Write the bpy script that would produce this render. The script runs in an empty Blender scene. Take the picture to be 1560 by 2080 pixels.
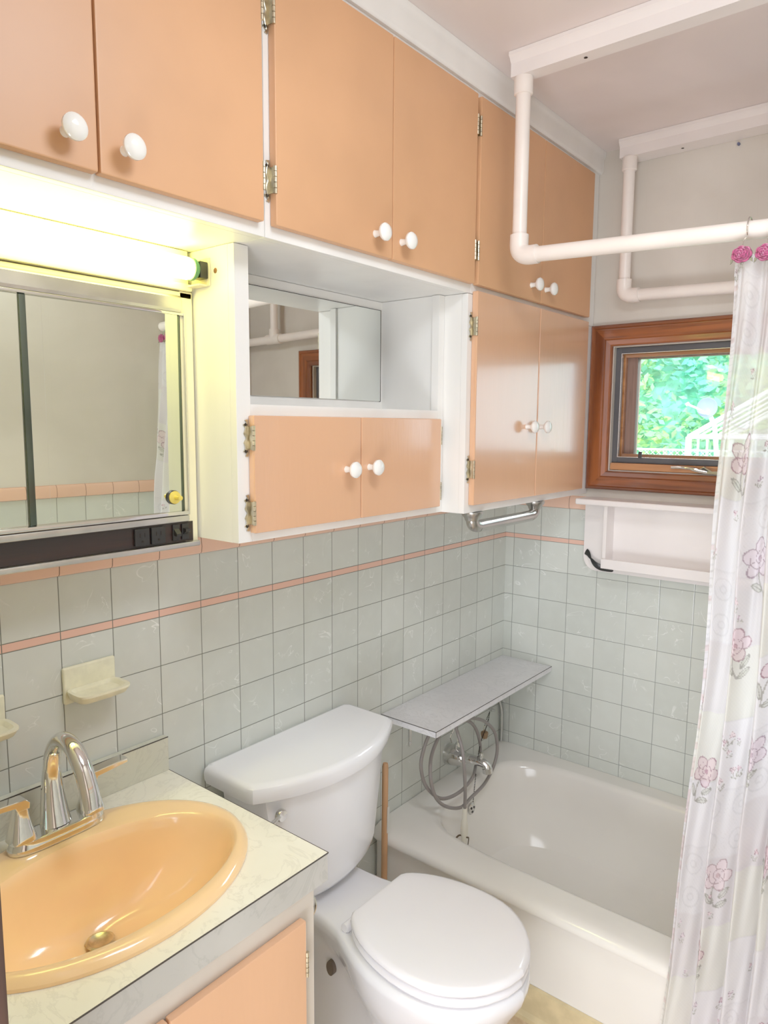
import bpy, bmesh, math, random
import numpy as np
from mathutils import Vector, Matrix
random.seed(7)
PI = math.pi
sc = bpy.context.scene
COL = sc.collection

# ------------------------------------------------------------------ colours and materials
def lin(c):
    c = c / 255.0
    return c / 12.92 if c <= 0.04045 else ((c + 0.055) / 1.055) ** 2.4
def rgb(r, g, b): return (lin(r), lin(g), lin(b), 1)

class NT:
    def __init__(s, name):
        s.m = bpy.data.materials.new(name); s.m.use_nodes = True
        s.t = s.m.node_tree; s.t.nodes.clear()
        s.out = s.t.nodes.new('ShaderNodeOutputMaterial')
    def n(s, ty, **k):
        x = s.t.nodes.new(ty)
        for a, v in k.items(): setattr(x, a, v)
        return x
    def l(s, a, b): s.t.links.new(a, b)
    def val(s, sock, v):
        if hasattr(v, 'is_linked') or hasattr(v, 'links'): s.l(v, sock)
        else: sock.default_value = v
    def math(s, op, a, b=0.0, c=0.0):
        x = s.n('ShaderNodeMath', operation=op)
        s.val(x.inputs[0], a); s.val(x.inputs[1], b)
        if op in ('MULTIPLY_ADD', 'COMPARE', 'SMOOTH_MIN', 'WRAP'): s.val(x.inputs[2], c)
        return x.outputs[0]
    def mix(s, f, a, b):
        x = s.n('ShaderNodeMix', data_type='RGBA')
        s.val(x.inputs[0], f); s.val(x.inputs[6], a); s.val(x.inputs[7], b)
        return x.outputs[2]
    def coord(s):
        g = s.n('ShaderNodeNewGeometry'); x = s.n('ShaderNodeSeparateXYZ')
        s.l(g.outputs['Position'], x.inputs[0])
        return g.outputs['Position'], x.outputs[0], x.outputs[1], x.outputs[2]
    def noise(s, vec, scale, detail=3, dist=0.0, rough=.5):
        x = s.n('ShaderNodeTexNoise'); x.inputs['Scale'].default_value = scale
        x.inputs['Detail'].default_value = detail; x.inputs['Distortion'].default_value = dist
        x.inputs['Roughness'].default_value = rough
        if vec is not None: s.l(vec, x.inputs['Vector'])
        return x.outputs[0]
    def mapv(s, vec, scale=(1, 1, 1), loc=(0, 0, 0)):
        x = s.n('ShaderNodeMapping'); x.inputs['Scale'].default_value = scale; x.inputs['Location'].default_value = loc
        s.l(vec, x.inputs[0]); return x.outputs[0]
    def ramp(s, f, a, b):
        x = s.n('ShaderNodeMapRange'); x.interpolation_type = 'SMOOTHSTEP'
        s.val(x.inputs[0], f); x.inputs[1].default_value = a; x.inputs[2].default_value = b
        return x.outputs[0]
    def bsdf(s, col, rough=.5, metal=0, bump=None, bstr=.2, bdist=.001, coat=0, spec=.5, **k):
        p = s.n('ShaderNodeBsdfPrincipled')
        s.val(p.inputs['Base Color'], col); s.val(p.inputs['Roughness'], rough); s.val(p.inputs['Metallic'], metal)
        p.inputs['Coat Weight'].default_value = coat; p.inputs['Coat Roughness'].default_value = .12
        p.inputs['Specular IOR Level'].default_value = spec
        if bump is not None:
            b = s.n('ShaderNodeBump'); b.inputs['Strength'].default_value = bstr; b.inputs['Distance'].default_value = bdist
            s.l(bump, b.inputs['Height']); s.l(b.outputs[0], p.inputs['Normal'])
        return p
    def done(s, p):
        s.l(p.outputs[0], s.out.inputs[0]); return s.m

def plain(name, col, rough=.5, metal=0, var=.06, scale=6, bump=0, bscale=60, coat=0, spec=.5, stretch=(1, 1, 1)):
    """painted / moulded surface with faint unevenness"""
    t = NT(name); P, x, y, z = t.coord()
    v = t.mapv(P, stretch)
    n = t.noise(v, scale, 4)
    dark = tuple(c * (1 - 1.6 * var) for c in col[:3]) + (1,)
    lite = tuple(min(1, c * (1 + .8 * var)) for c in col[:3]) + (1,)
    c = t.mix(t.ramp(n, .3, .7), dark, lite)
    b = t.noise(v, bscale, 2) if bump else None
    return t.done(t.bsdf(c, rough, metal, b, bump, .002, coat, spec))

M = {}
M['white_paint'] = plain('white_paint', rgb(238, 237, 233), .32, var=.04, bump=.15, bscale=40, stretch=(1, 1, .25))
M['vanity_paint'] = plain('vanity_frame_paint', rgb(206, 196, 182), .35, var=.05, bump=.1, bscale=40, stretch=(1, 1, .25))
M['peach'] = plain('peach_paint', rgb(210, 153, 107), .42, var=.06, scale=3, bump=.06, bscale=90)
M['peach_gloss'] = plain('peach_gloss_paint', rgb(218, 162, 120), .26, var=.05, scale=3, bump=.22, bscale=70, coat=.6, spec=.9, stretch=(1, 1, .2))
M['edge_peach'] = plain('peach_edge_paint', rgb(236, 182, 155), .4)
M['porcelain'] = plain('white_porcelain', rgb(236, 236, 240), .08, var=.01, coat=.5)
M['seat_white'] = plain('white_seat_plastic', rgb(238, 236, 240), .16, var=.01)
M['tub_white'] = plain('white_tub_enamel', rgb(228, 224, 216), .14, var=.04, scale=3, coat=.4)
M['knob_white'] = plain('white_ceramic', rgb(240, 240, 236), .1, var=.02, coat=.5)
M['sink_peach'] = plain('peach_enamel', rgb(252, 208, 150), .12, var=.03, coat=.5)
M['chrome'] = plain('chrome_metal', (.74, .74, .72, 1), .06, 1, var=.02)
M['chrome_soft'] = plain('brushed_chrome', (.62, .62, .60, 1), .25, 1, var=.08, scale=20)
M['chrome_dark_reflect'] = plain('chrome_dark_reflection', (.10, .13, .11, 1), .12, 1, var=.3, scale=9, stretch=(1, 1, .3))  # chrome mirroring dark surroundings, that reflection put into the base colour
M['nickel'] = plain('brushed_nickel', (.44, .425, .40, 1), .26, 1, var=.06, scale=12)
M['brass'] = plain('worn_brass', (.62, .55, .38, 1), .3, 1, var=.2, scale=60)
M['screw_dark'] = plain('dark_screw', rgb(40, 34, 30), .5, .6)
M['black'] = plain('black_plastic', rgb(22, 22, 24), .35)
M['rubber'] = plain('dark_screen_rubber', rgb(62, 62, 66), .5)
M['pvc'] = plain('white_pipe_plastic', rgb(240, 230, 222), .3, var=.03, scale=12)
M['shelf_paint'] = plain('cream_shelf_paint', rgb(236, 229, 226), .4, var=.03)
M['cream_metal'] = plain('cream_enamel', rgb(238, 230, 190), .35, var=.03)
M['ceramic_cream'] = plain('cream_ceramic', rgb(236, 232, 200), .3, var=.06, scale=40, bump=.1)
M['green'] = plain('green_tube_band', rgb(60, 130, 84), .4)
M['hose'] = plain('grey_hose', rgb(128, 120, 116), .32, var=.04)
M['hose_head'] = plain('cream_hose_head', rgb(228, 222, 204), .35)
M['strap'] = plain('brown_strap', rgb(84, 66, 42), .6)
M['dowel'] = plain('raw_wood_dowel', rgb(186, 138, 96), .55, var=.25, scale=30, stretch=(1, 1, .08), bump=.2)
M['dark_line'] = plain('dark_laminate_seam', rgb(48, 42, 40), .5)
M['plug_brown'] = plain('brown_rubber', rgb(150, 118, 86), .6)
M['yellow_knob'] = plain('yellow_plastic', rgb(232, 208, 90), .25, metal=.3)
M['base_tan'] = plain('tan_vinyl_base', rgb(206, 186, 140), .4, var=.12, scale=18)
M['dark_door'] = plain('dark_stained_wood', rgb(58, 34, 26), .4, var=.3, scale=12, stretch=(8, 8, .5))
M['hall_paint'] = plain('hall_paint', rgb(196, 182, 166), .7)
M['hole_dark'] = plain('dark_recess', rgb(96, 82, 70), .7)
M['rust'] = plain('rusty_hole', rgb(128, 78, 34), .8, var=.3, scale=90)
M['tag'] = plain('paper_tag', rgb(214, 212, 206), .6)
M['blue_plastic'] = plain('blue_plastic_anchor', rgb(86, 92, 128), .5)
M['rose'] = plain('rose_resin', rgb(168, 70, 114), .35, var=.22, scale=160)
M['rose_dark'] = plain('rose_resin_dark', rgb(104, 28, 60), .4, var=.2, scale=160)
M['leaf_resin'] = plain('olive_resin_leaf', rgb(120, 116, 92), .45)
M['outdoor_white'] = plain('white_outdoor_metal', rgb(250, 250, 252), .4)
M['dish_grey'] = plain('grey_dish_paint', rgb(150, 160, 190), .4)

def paint_wall(name, col):
    t = NT(name); P, x, y, z = t.coord()
    n1 = t.noise(P, 2.2, 5, .4); n2 = t.noise(P, 90, 2)
    c = t.mix(t.ramp(n1, .3, .75), tuple(v * .9 for v in col[:3]) + (1,), tuple(min(1, v * 1.06) for v in col[:3]) + (1,))
    return t.done(t.bsdf(c, .6, 0, n2, .12, .002))
M['ceiling'] = paint_wall('ceiling_paint', rgb(226, 214, 210))

U = .108
def tile_wall(name, axis, off, zpaint=1.305, grout=rgb(92, 94, 84)):
    """glazed 4 in tile with pink liner and cap up to zpaint, paint above"""
    t = NT(name); P, x, y, z = t.coord()
    h = x if axis == 0 else y
    hu = t.math('DIVIDE', t.math('SUBTRACT', h, off), U)
    hf = t.math('FRACT', t.math('ADD', hu, 100.0)); hi = t.math('FLOOR', hu)
    above = t.math('GREATER_THAN', z, 1.15)
    zl = t.math('DIVIDE', t.math('SUBTRACT', z, 1.1332 - 20 * U), U)
    zh = t.math('DIVIDE', t.math('SUBTRACT', z, 1.15 - 20 * U), U)
    zs = t.math('ADD', t.math('MULTIPLY', above, zh), t.math('MULTIPLY', t.math('SUBTRACT', 1.0, above), zl))
    zf = t.math('FRACT', zs); zi = t.math('FLOOR', zs)
    def edge(f):
        return t.math('MULTIPLY', t.math('MINIMUM', f, t.math('SUBTRACT', 1.0, f)), U)
    eh = edge(hf)
    ez = edge(zf)
    # liner edges
    dl = t.math('MINIMUM', t.math('ABSOLUTE', t.math('SUBTRACT', z, 1.15)), t.math('ABSOLUTE', t.math('SUBTRACT', z, 1.1332)))
    inl = t.math('MULTIPLY', t.math('GREATER_THAN', z, 1.1332), t.math('LESS_THAN', z, 1.15))
    ez2 = t.math('MINIMUM', t.math('ADD', ez, t.math('MULTIPLY', inl, 1.0)), dl)
    e = t.math('MINIMUM', eh, ez2)
    tile = t.ramp(e, .0005, .0013)
    # per tile tone
    cb = t.n('ShaderNodeCombineXYZ'); t.l(hi, cb.inputs[0]); t.l(zi, cb.inputs[1])
    wn = t.n('ShaderNodeTexWhiteNoise', noise_dimensions='3D'); t.l(cb.outputs[0], wn.inputs[0])
    base = t.mix(wn.outputs[0], rgb(194, 199, 191), rgb(206, 210, 202))
    # pale swirls
    ad = t.n('ShaderNodeVectorMath', operation='MULTIPLY_ADD'); t.l(wn.outputs[1], ad.inputs[0]); ad.inputs[1].default_value = (3, 3, 3); t.l(P, ad.inputs[2])
    sw = t.noise(ad.outputs[0], 9, 2, 2.2)
    band = t.math('ABSOLUTE', t.math('SUBTRACT', sw, .56))
    s1 = t.math('SUBTRACT', 1.0, t.ramp(band, 0.0, .018))
    s2 = t.ramp(t.noise(ad.outputs[0], 14, 3), .5, .68)
    base = t.mix(t.math('MULTIPLY', t.math('MULTIPLY', s1, s2), .85), base, rgb(236, 238, 234))
    base = t.mix(t.math('MULTIPLY', t.ramp(t.noise(P, 20, 4), .35, .75), .22), base, rgb(216, 222, 214))
    base = t.mix(inl, base, rgb(228, 178, 158))
    pink = t.math('GREATER_THAN', z, 1.258)
    base = t.mix(pink, base, rgb(226, 178, 154))
    col = t.mix(tile, grout, base)
    pn = t.noise(P, 2.2, 5, .4)
    paint = t.mix(t.ramp(pn, .3, .75), rgb(192, 184, 172), rgb(214, 207, 196))
    isp = t.math('GREATER_THAN', z, zpaint)
    fin = t.mix(isp, col, paint)
    rough = t.math('ADD', t.math('MULTIPLY', isp, .4), t.math('ADD', .16, t.math('MULTIPLY', t.math('SUBTRACT', 1.0, tile), .4)))
    wav = t.noise(P, 12, 2)
    hgt = t.math('ADD', t.math('MULTIPLY', t.ramp(e, .0003, .0025), t.math('SUBTRACT', 1.0, isp)), t.math('MULTIPLY', wav, .25))
    return t.done(t.bsdf(fin, rough, 0, hgt, .35, .0012))
M['tile_left'] = tile_wall('glazed_tile_wall_y', 1, .019 - 30 * U)
M['tile_back'] = tile_wall('glazed_tile_wall_x', 0, .035 - 10 * U, grout=rgb(124, 128, 122))

def cap_mat(name, axis, off):
    t = NT(name); P, x, y, z = t.coord()
    h = x if axis == 0 else y
    f = t.math('FRACT', t.math('ADD', t.math('DIVIDE', t.math('SUBTRACT', h, off), U), 100.0))
    e = t.math('MULTIPLY', t.math('MINIMUM', f, t.math('SUBTRACT', 1.0, f)), U)
    c = t.mix(t.ramp(e, .0005, .0013), rgb(112, 84, 70), t.mix(t.noise(P, 8), rgb(228, 178, 150), rgb(232, 190, 168)))
    return t.done(t.bsdf(c, .18))
M['cap_left'] = cap_mat('pink_cap_tile_y', 1, .019 - 30 * U)
M['cap_back'] = cap_mat('pink_cap_tile_x', 0, .035 - 10 * U)

def laminate(name, a, b, sc_=9):
    t = NT(name); P, x, y, z = t.coord()
    n = t.noise(P, sc_, 5, 2.5, .6)
    v = t.math('ABSOLUTE', t.math('SUBTRACT', n, .5))
    line = t.math('SUBTRACT', 1.0, t.ramp(v, 0, .035))
    n2 = t.noise(P, 4, 4)
    c = t.mix(t.ramp(n2, .35, .7), b, a)
    c = t.mix(t.math('MULTIPLY', line, .45), c, tuple(k * .8 for k in b[:3]) + (1,))
    return t.done(t.bsdf(c, .3, 0, n, .05))
M['counter'] = laminate('cream_marbled_laminate', rgb(244, 242, 230), rgb(234, 230, 212), 7)
M['counter_front'] = laminate('grey_marbled_laminate', rgb(186, 184, 176), rgb(170, 168, 160), 7)
M['backsplash'] = laminate('pale_green_grey_laminate', rgb(214, 214, 198), rgb(198, 198, 180), 7)
M['bench'] = laminate('grey_marbled_bench_laminate', rgb(222, 221, 224), rgb(204, 203, 206), 12)

def wood(name, a, b, axis, rough=.28, sc_=22, coat=.5):
    t = NT(name); P, x, y, z = t.coord()
    s = [1, 1, 1]; s[axis] = .06
    v = t.mapv(P, tuple(s))
    n = t.noise(v, sc_, 5, .8); n2 = t.noise(v, sc_ * 6, 3)
    c = t.mix(t.ramp(n, .3, .7), a, b)
    c = t.mix(t.math('MULTIPLY', t.ramp(n2, .5, .75), .5), c, tuple(k * .55 for k in a[:3]) + (1,))
    return t.done(t.bsdf(c, rough, 0, n2, .15, .001, coat))
M['wood_h'] = wood('red_brown_wood_horizontal', rgb(88, 38, 14), rgb(144, 74, 34), 0)
M['wood_v'] = wood('red_brown_wood_vertical', rgb(88, 38, 14), rgb(144, 74, 34), 2)
M['wood_lite'] = wood('orange_brown_wood', rgb(150, 92, 50), rgb(186, 122, 72), 0, .35)
M['sash_brown'] = wood('dusty_brown_sash', rgb(112, 84, 72), rgb(140, 106, 92), 2, .5, 30, 0)
M['wood_black'] = wood('dark_woodgrain_strip', rgb(14, 6, 5), rgb(40, 18, 14), 1, .42, 30, 0)

def floor_mat():
    t = NT('beige_floor_vinyl'); P, x, y, z = t.coord()
    n = t.noise(P, 30, 5); c = t.mix(t.ramp(n, .35, .7), rgb(186, 156, 120), rgb(216, 192, 160))
    return t.done(t.bsdf(c, .4, 0, n, .1))
M['floor'] = floor_mat()

def emis(name, col, st):
    t = NT(name); e = t.n('ShaderNodeEmission'); e.inputs[0].default_value = col; e.inputs[1].default_value = st
    t.l(e.outputs[0], t.out.inputs[0]); return t.m
M['tube_glow'] = emis('glowing_tube', (1, .92, .22, 1), 17)

def glass_mat(name, tint=(.95, 1, 1, 1), f=.92):
    t = NT(name); tr = t.n('ShaderNodeBsdfTransparent'); tr.inputs[0].default_value = tint
    g = t.n('ShaderNodeBsdfGlossy'); g.inputs['Roughness'].default_value = .02
    fr = t.n('ShaderNodeFresnel'); fr.inputs[0].default_value = 1.45
    m = t.n('ShaderNodeMixShader'); t.l(fr.outputs[0], m.inputs[0]); t.l(tr.outputs[0], m.inputs[1]); t.l(g.outputs[0], m.inputs[2])
    t.l(m.outputs[0], t.out.inputs[0]); return t.m
M['glass'] = glass_mat('window_glass')
def mirror_mat():
    t = NT('mirror_silver'); P, x, y, z = t.coord()
    p = t.bsdf((.86, .9, .86, 1), .012, 1)
    return t.done(p)
M['mirror'] = mirror_mat()
M['mirror_aged'] = plain('aged_green_mirror', (.72, .77, .66, 1), .012, 1, var=.02)

def hedge_mat():
    t = NT('hedge_leaves'); a = t.n('ShaderNodeAttribute'); a.attribute_name = 'tone'
    d = t.n('ShaderNodeBsdfDiffuse'); tr = t.n('ShaderNodeBsdfTranslucent')
    t.l(a.outputs[0], d.inputs[0]); t.l(a.outputs[0], tr.inputs[0])
    m = t.n('ShaderNodeMixShader'); m.inputs[0].default_value = .4
    t.l(d.outputs[0], m.inputs[1]); t.l(tr.outputs[0], m.inputs[2]); t.l(m.outputs[0], t.out.inputs[0]); return t.m
M['hedge'] = hedge_mat()
M['hedge_back'] = plain('hedge_inner_green', rgb(120, 214, 180), .8, var=.3, scale=8)
M['lawn'] = plain('lawn_green', rgb(120, 170, 96), .8, var=.2, scale=20)

def curtain_mat():
    t = NT('sheer_printed_curtain'); P, x, y, z = t.coord()
    a = t.n('ShaderNodeAttribute'); a.attribute_name = 'print'
    d = t.n('ShaderNodeBsdfDiffuse'); tl = t.n('ShaderNodeBsdfTranslucent'); tp = t.n('ShaderNodeBsdfTransparent')
    t.l(a.outputs[0], d.inputs[0]); t.l(a.outputs[0], tl.inputs[0])
    m1 = t.n('ShaderNodeMixShader'); m1.inputs[0].default_value = .5
    t.l(d.outputs[0], m1.inputs[1]); t.l(tl.outputs[0], m1.inputs[2])
    m2 = t.n('ShaderNodeMixShader')
    t.l(t.math('MULTIPLY', a.outputs['Alpha'], 1.0), m2.inputs[0])
    t.l(tp.outputs[0], m2.inputs[1]); t.l(m1.outputs[0], m2.inputs[2])
    t.l(m2.outputs[0], t.out.inputs[0]); return t.m
M['curtain'] = curtain_mat()

# ------------------------------------------------------------------ mesh building
class MB:
    def __init__(s): s.bm = bmesh.new(); s.mi = 0
    def face(s, vs):
        try:
            f = s.bm.faces.new(vs); f.material_index = s.mi; f.smooth = True; return f
        except ValueError: return None
    def box(s, x0, x1, y0, y1, z0, z1, bev=0, seg=2):
        b2 = bmesh.new()
        r = bmesh.ops.create_cube(b2, size=1)
        for v in b2.verts:
            v.co = Vector(((x0 + x1) / 2 + v.co.x * (x1 - x0), (y0 + y1) / 2 + v.co.y * (y1 - y0), (z0 + z1) / 2 + v.co.z * (z1 - z0)))
        if bev: bmesh.ops.bevel(b2, geom=b2.edges[:], offset=bev, segments=seg, affect='EDGES', profile=.5)
        s.merge(b2); return s
    def merge(s, b2):
        mp = {}
        for v in b2.verts: mp[v] = s.bm.verts.new(v.co)
        for f in b2.faces: s.face([mp[v] for v in f.verts])
        b2.free()
    def rings(s, R, cap0=True, cap1=True, closed=True, loop=False):
        V = [[s.bm.verts.new(Vector(p)) for p in r] for r in R]
        n = len(V[0]); pairs = list(zip(V, V[1:]))
        if loop: pairs.append((V[-1], V[0]))
        for a, b in pairs:
            for i in range(n if closed else n - 1):
                j = (i + 1) % n
                s.face([a[i], a[j], b[j], b[i]])
        if cap0 and not loop: s.face(list(reversed(V[0])))
        if cap1 and not loop: s.face(V[-1])
        return s
    def lathe(s, prof, o=(0, 0, 0), axis='z', n=24, sx=1, sy=1):
        R = []
        for r, h in prof:
            ring = []
            for i in range(n):
                a = 2 * PI * i / n
                u, v = r * math.cos(a) * sx, r * math.sin(a) * sy
                p = {'z': (u, v, h), 'x': (h, u, v), 'y': (u, h, v)}[axis]
                ring.append((o[0] + p[0], o[1] + p[1], o[2] + p[2]))
            R.append(ring)
        s.rings(R); return s
    def tube(s, pts, r, n=12, caps=True, loop=False, flat=1.0, up=None):
        pts = [Vector(p) for p in pts]; m = len(pts)
        rr = r if isinstance(r, (list, tuple)) else [r] * m
        R = []; prev = None
        for i, p in enumerate(pts):
            if loop: t = pts[(i + 1) % m] - pts[i - 1]
            else: t = (pts[min(i + 1, m - 1)] - pts[max(i - 1, 0)])
            t.normalize()
            if prev is None:
                u = Vector(up) if up else (Vector((0, 0, 1)) if abs(t.z) < .9 else Vector((1, 0, 0)))
            else: u = prev
            u = (u - t * u.dot(t)).normalized(); w = t.cross(u); prev = u
            R.append([p + u * rr[i] * math.cos(2 * PI * k / n) + w * rr[i] * flat * math.sin(2 * PI * k / n) for k in range(n)])
        s.rings(R, caps, caps, loop=loop); return s
    def prism(s, outline, axis, a, b, bev=0):
        """outline = list of 2D points in the two remaining axes, extruded along axis from a to b"""
        def P(u, v, h): return {'x': (h, u, v), 'y': (u, h, v), 'z': (u, v, h)}[axis]
        b2 = bmesh.new()
        A = [b2.verts.new(P(u, v, a)) for u, v in outline]; B = [b2.verts.new(P(u, v, b)) for u, v in outline]
        n = len(A)
        for i in range(n): b2.faces.new([A[i], A[(i + 1) % n], B[(i + 1) % n], B[i]])
        b2.faces.new(list(reversed(A))); b2.faces.new(B)
        bmesh.ops.recalc_face_normals(b2, faces=b2.faces[:])
        if bev:
            es = [e for e in b2.edges if not any(abs((e.verts[0].co - e.verts[1].co)[{'x': 0, 'y': 1, 'z': 2}[axis]]) > 1e-6 for _ in (0,))]
            bmesh.ops.bevel(b2, geom=es, offset=bev, segments=3, affect='EDGES', profile=.5)
        s.merge(b2); return s
    def build(s, name, mats, parent=None, sharp=35, recalc=True):
        bm = s.bm
        if recalc: bmesh.ops.recalc_face_normals(bm, faces=bm.faces[:])
        lim = math.radians(sharp)
        for e in bm.edges:
            if len(e.link_faces) == 2: e.smooth = e.calc_face_angle(0) < lim
        me = bpy.data.meshes.new(name); bm.to_mesh(me); bm.free()
        for m in (mats if isinstance(mats, (list, tuple)) else [mats]): me.materials.append(M[m] if isinstance(m, str) else m)
        o = bpy.data.objects.new(name, me); COL.objects.link(o)
        if parent is not None: o.parent = parent; o.location = -world_loc(parent)
        if len(me.polygons) < 6000:
            wn = o.modifiers.new('weighted_normal', 'WEIGHTED_NORMAL'); wn.keep_sharp = True; wn.weight = 80
        return o
def world_loc(o):
    v = Vector(o.location)
    while o.parent is not None: o = o.parent; v += Vector(o.location)
    return v

def thing(name, label, cat, loc=(0, 0, 0), group=None, kind=None):
    o = bpy.data.objects.new(name, None); COL.objects.link(o); o.location = loc; o.empty_display_size = .05
    return tag(o, label, cat, group, kind)
def tag(o, label=None, cat=None, group=None, kind=None):
    if label: o['label'] = label
    if cat: o['category'] = cat
    if group: o['group'] = group
    if kind: o['kind'] = kind
    return o
def struct(o): o['kind'] = 'structure'; return o
def smooth_path(pts, k=8, loop=False):
    P = [Vector(p) for p in pts]; n = len(P); out = []
    rng = range(n) if loop else range(n - 1)
    for i in rng:
        if loop: a, b, c, d = P[i - 1], P[i], P[(i + 1) % n], P[(i + 2) % n]
        else: a, b, c, d = P[max(i - 1, 0)], P[i], P[i + 1], P[min(i + 2, n - 1)]
        for j in range(k):
            t = j / k
            out.append(.5 * ((2 * b) + (c - a) * t + (2 * a - 5 * b + 4 * c - d) * t * t + (3 * b - a - 3 * c + d) * t ** 3))
    if not loop: out.append(P[-1])
    return out

# ------------------------------------------------------------------ camera (fitted to the tile grid)
F = 1451.108
CAMLOC = Vector((1.31286, -2.3514, 1.54617))
yaw, pitch, roll = .680392, -.121496, .0066754
fw = Vector((-math.sin(yaw) * math.cos(pitch), math.cos(yaw) * math.cos(pitch), math.sin(pitch)))
rt = Vector((math.cos(yaw), math.sin(yaw), 0)); up = rt.cross(fw)
r2 = rt * math.cos(roll) + up * math.sin(roll); u2 = -rt * math.sin(roll) + up * math.cos(roll)
cd = bpy.data.cameras.new('camera'); cam = bpy.data.objects.new('camera', cd); COL.objects.link(cam)
mw = Matrix((r2, u2, -fw)).transposed().to_4x4(); mw.translation = CAMLOC
cam.matrix_world = mw
cd.sensor_fit = 'HORIZONTAL'; cd.sensor_width = 36; cd.lens = F / 1560 * 36; cd.clip_start = .02
sc.camera = cam

# ------------------------------------------------------------------ room shell
W, H, YN = 1.53, 2.43, -2.10
WX0, WX1, WZ0, WZ1 = .385, 1.105, 1.40, 1.805     # window opening
struct(MB().box(-.12, 0, YN - .1, .14, -.02, H).build('wall_left', 'tile_left'))
m = MB()
m.box(0, WX0, 0, .14, -.02, H); m.box(WX1, W, 0, .14, -.02, H)
m.box(WX0, WX1, 0, .14, -.02, WZ0); m.box(WX0, WX1, 0, .14, WZ1, H)
struct(m.build('wall_back', 'tile_back'))
struct(MB().box(W, W + .12, YN - .1, .14, -.02, H).build('wall_right', 'tile_left'))
m = MB(); m.box(0, .62, YN - .1, YN, -.02, H); m.box(1.46, W, YN - .1, YN, -.02, H); m.box(.62, 1.46, YN - .1, YN, 2.06, H)
struct(m.build('wall_front', paint_wall('front_wall_paint', rgb(190, 183, 172))))
struct(MB().box(-.12, W + .12, YN - .1, .14, -.06, -.02).box(-.12, W + .12, YN - .1, .14, -.02, 0).build('floor', 'floor'))
struct(MB().box(-.12, W + .12, YN - .1, .14, H, H + .06).build('ceiling', 'ceiling'))
# hallway beyond the doorway the camera stands in
m = MB(); m.box(-.1, 0, -4.0, YN - .1, 0, H); m.box(2.2, 2.3, -4.0, YN - .1, 0, H); m.box(-.1, 2.3, -4.1, -4.0, 0, H); m.box(W + .12, 2.3, YN - .12, YN - .1, 0, H)
struct(m.build('wall_hallway', 'hall_paint'))
struct(MB().box(-.1, 2.3, -4.1, YN - .1, -.06, 0).build('floor_hallway', 'floor'))
struct(MB().box(-.1, 2.3, -4.1, YN - .1, H, H + .06).build('ceiling_hallway', 'ceiling'))
# door frame around the doorway
d = thing('door_1', 'dark stained wooden door frame at the doorway edge', 'door frame', (1.06, YN, 0), kind='structure')
MB().box(.6205, .659, YN - .115, YN + .002, .0, 2.04, .002).build('jamb', 'dark_door', d)
MB().box(1.43, 1.4595, YN - .115, YN + .002, .0, 2.04, .002).build('jamb', 'dark_door', d)
MB().box(.6205, 1.4595, YN - .115, YN + .002, 2.041, 2.0595, .002).build('head_jamb', 'dark_door', d)
# pink cap tiles
def capprof(sgn, c):
    return [(c, 1.2585), (c + sgn * .004, 1.2585), (c + sgn * .0075, 1.262), (c + sgn * .009, 1.275), (c + sgn * .007, 1.292), (c + sgn * .002, 1.302), (c, 1.303)]
struct(MB().prism(capprof(1, 0.0003), 'y', YN + .001, -.001).build('trim_1', 'cap_left'))
struct(MB().prism(capprof(-1, -.0003), 'x', .01, W - .01).build('trim_2', 'cap_back'))
struct(MB().prism(capprof(-1, W - .0003), 'y', YN + .001, -.001).build('trim_3', 'cap_left'))
# crown strip over the cabinets
struct(MB().prism([(.3105, 2.362), (.318, 2.362), (.324, 2.372), (.324, 2.405), (.330, 2.415), (.330, 2.4295), (.3105, 2.4295)], 'y', YN + .001, -.001).build('trim_4', 'white_paint'))
# baseboard along tub foot
struct(MB().prism([(-.7765, .0), (-.7985, .0), (-.7985, .012), (-.789, .022), (-.786, .092), (-.7765, .094)], 'x', .17, W - .002).build('baseboard_tub', 'base_tan'))

# ------------------------------------------------------------------ knobs, hinges, doors
KN = [(0, 0), (.0075, 0), (.0065, .004), (.0058, .012), (.008, .017), (.015, .021), (.0178, .025), (.0178, .029), (.014, .0335), (.007, .0355), (0, .036)]
def knob(parent, x, y, z):
    m = MB(); m.lathe([(max(r, 1e-5), h) for r, h in KN], (x, y, z), 'x', 24)
    return m.build('knob', 'knob_white', parent)
def hinge(parent, x, y, z, side, flip=1, dz=.04):
    """ornamental surface hinge: leaf on the frame at x, barrel at y (door edge), leaf lying toward side"""
    m = MB(); s = side
    # fretted leaf
    w = [(0, -.036), (.007, -.0345), (.003, -.030), (.0115, -.0255), (.0055, -.019), (.0105, -.009), (.0045, 0), (.0105, .009), (.0055, .019), (.0115, .0255), (.003, .030), (.007, .0345), (0, .036)]
    out = [(y + s * a * 1.0, z + b) for a, b in w] + [(y - s * .001, z + .030), (y - s * .001, z - .030)]
    m.prism(out, 'x', x + .0003, x + .0022)
    m.tube(smooth_path([(x + .0028, y + s * .004, z - .03), (x + .003, y + s * .008, z - .012), (x + .003, y + s * .0045, z), (x + .003, y + s * .008, z + .012), (x + .0028, y + s * .004, z + .03)], 5), .0011, 6)
    # barrel
    for k in range(5):
        zz = z - .0235 + k * .0095
        m.lathe([(.0001, zz), (.0034, zz + .0004), (.0034, zz + .0088), (.0001, zz + .0092)], (x + .0165, y - s * .001, 0), 'z', 10)
    m.box(x + .0003, x + .016, y - .0012, y + .0004, z - .022, z + .022)
    m.mi = 1
    for zz in (-.0255, .0255): m.lathe([(.0001, 0), (.0036, .0003), (.0033, .0014), (.0001, .0018)], (x + .0022, y + s * .0055, z + zz), 'x', 10)
    return m.build('hinge', ['brass', 'screw_dark'], parent)
def cdoor(parent, x, y0, y1, z0, z1, mat='peach', th=.018, bev=.003):
    return MB().box(x + .0006, x + th, y0, y1, z0, z1, bev).build('door', [mat], parent)

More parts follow.
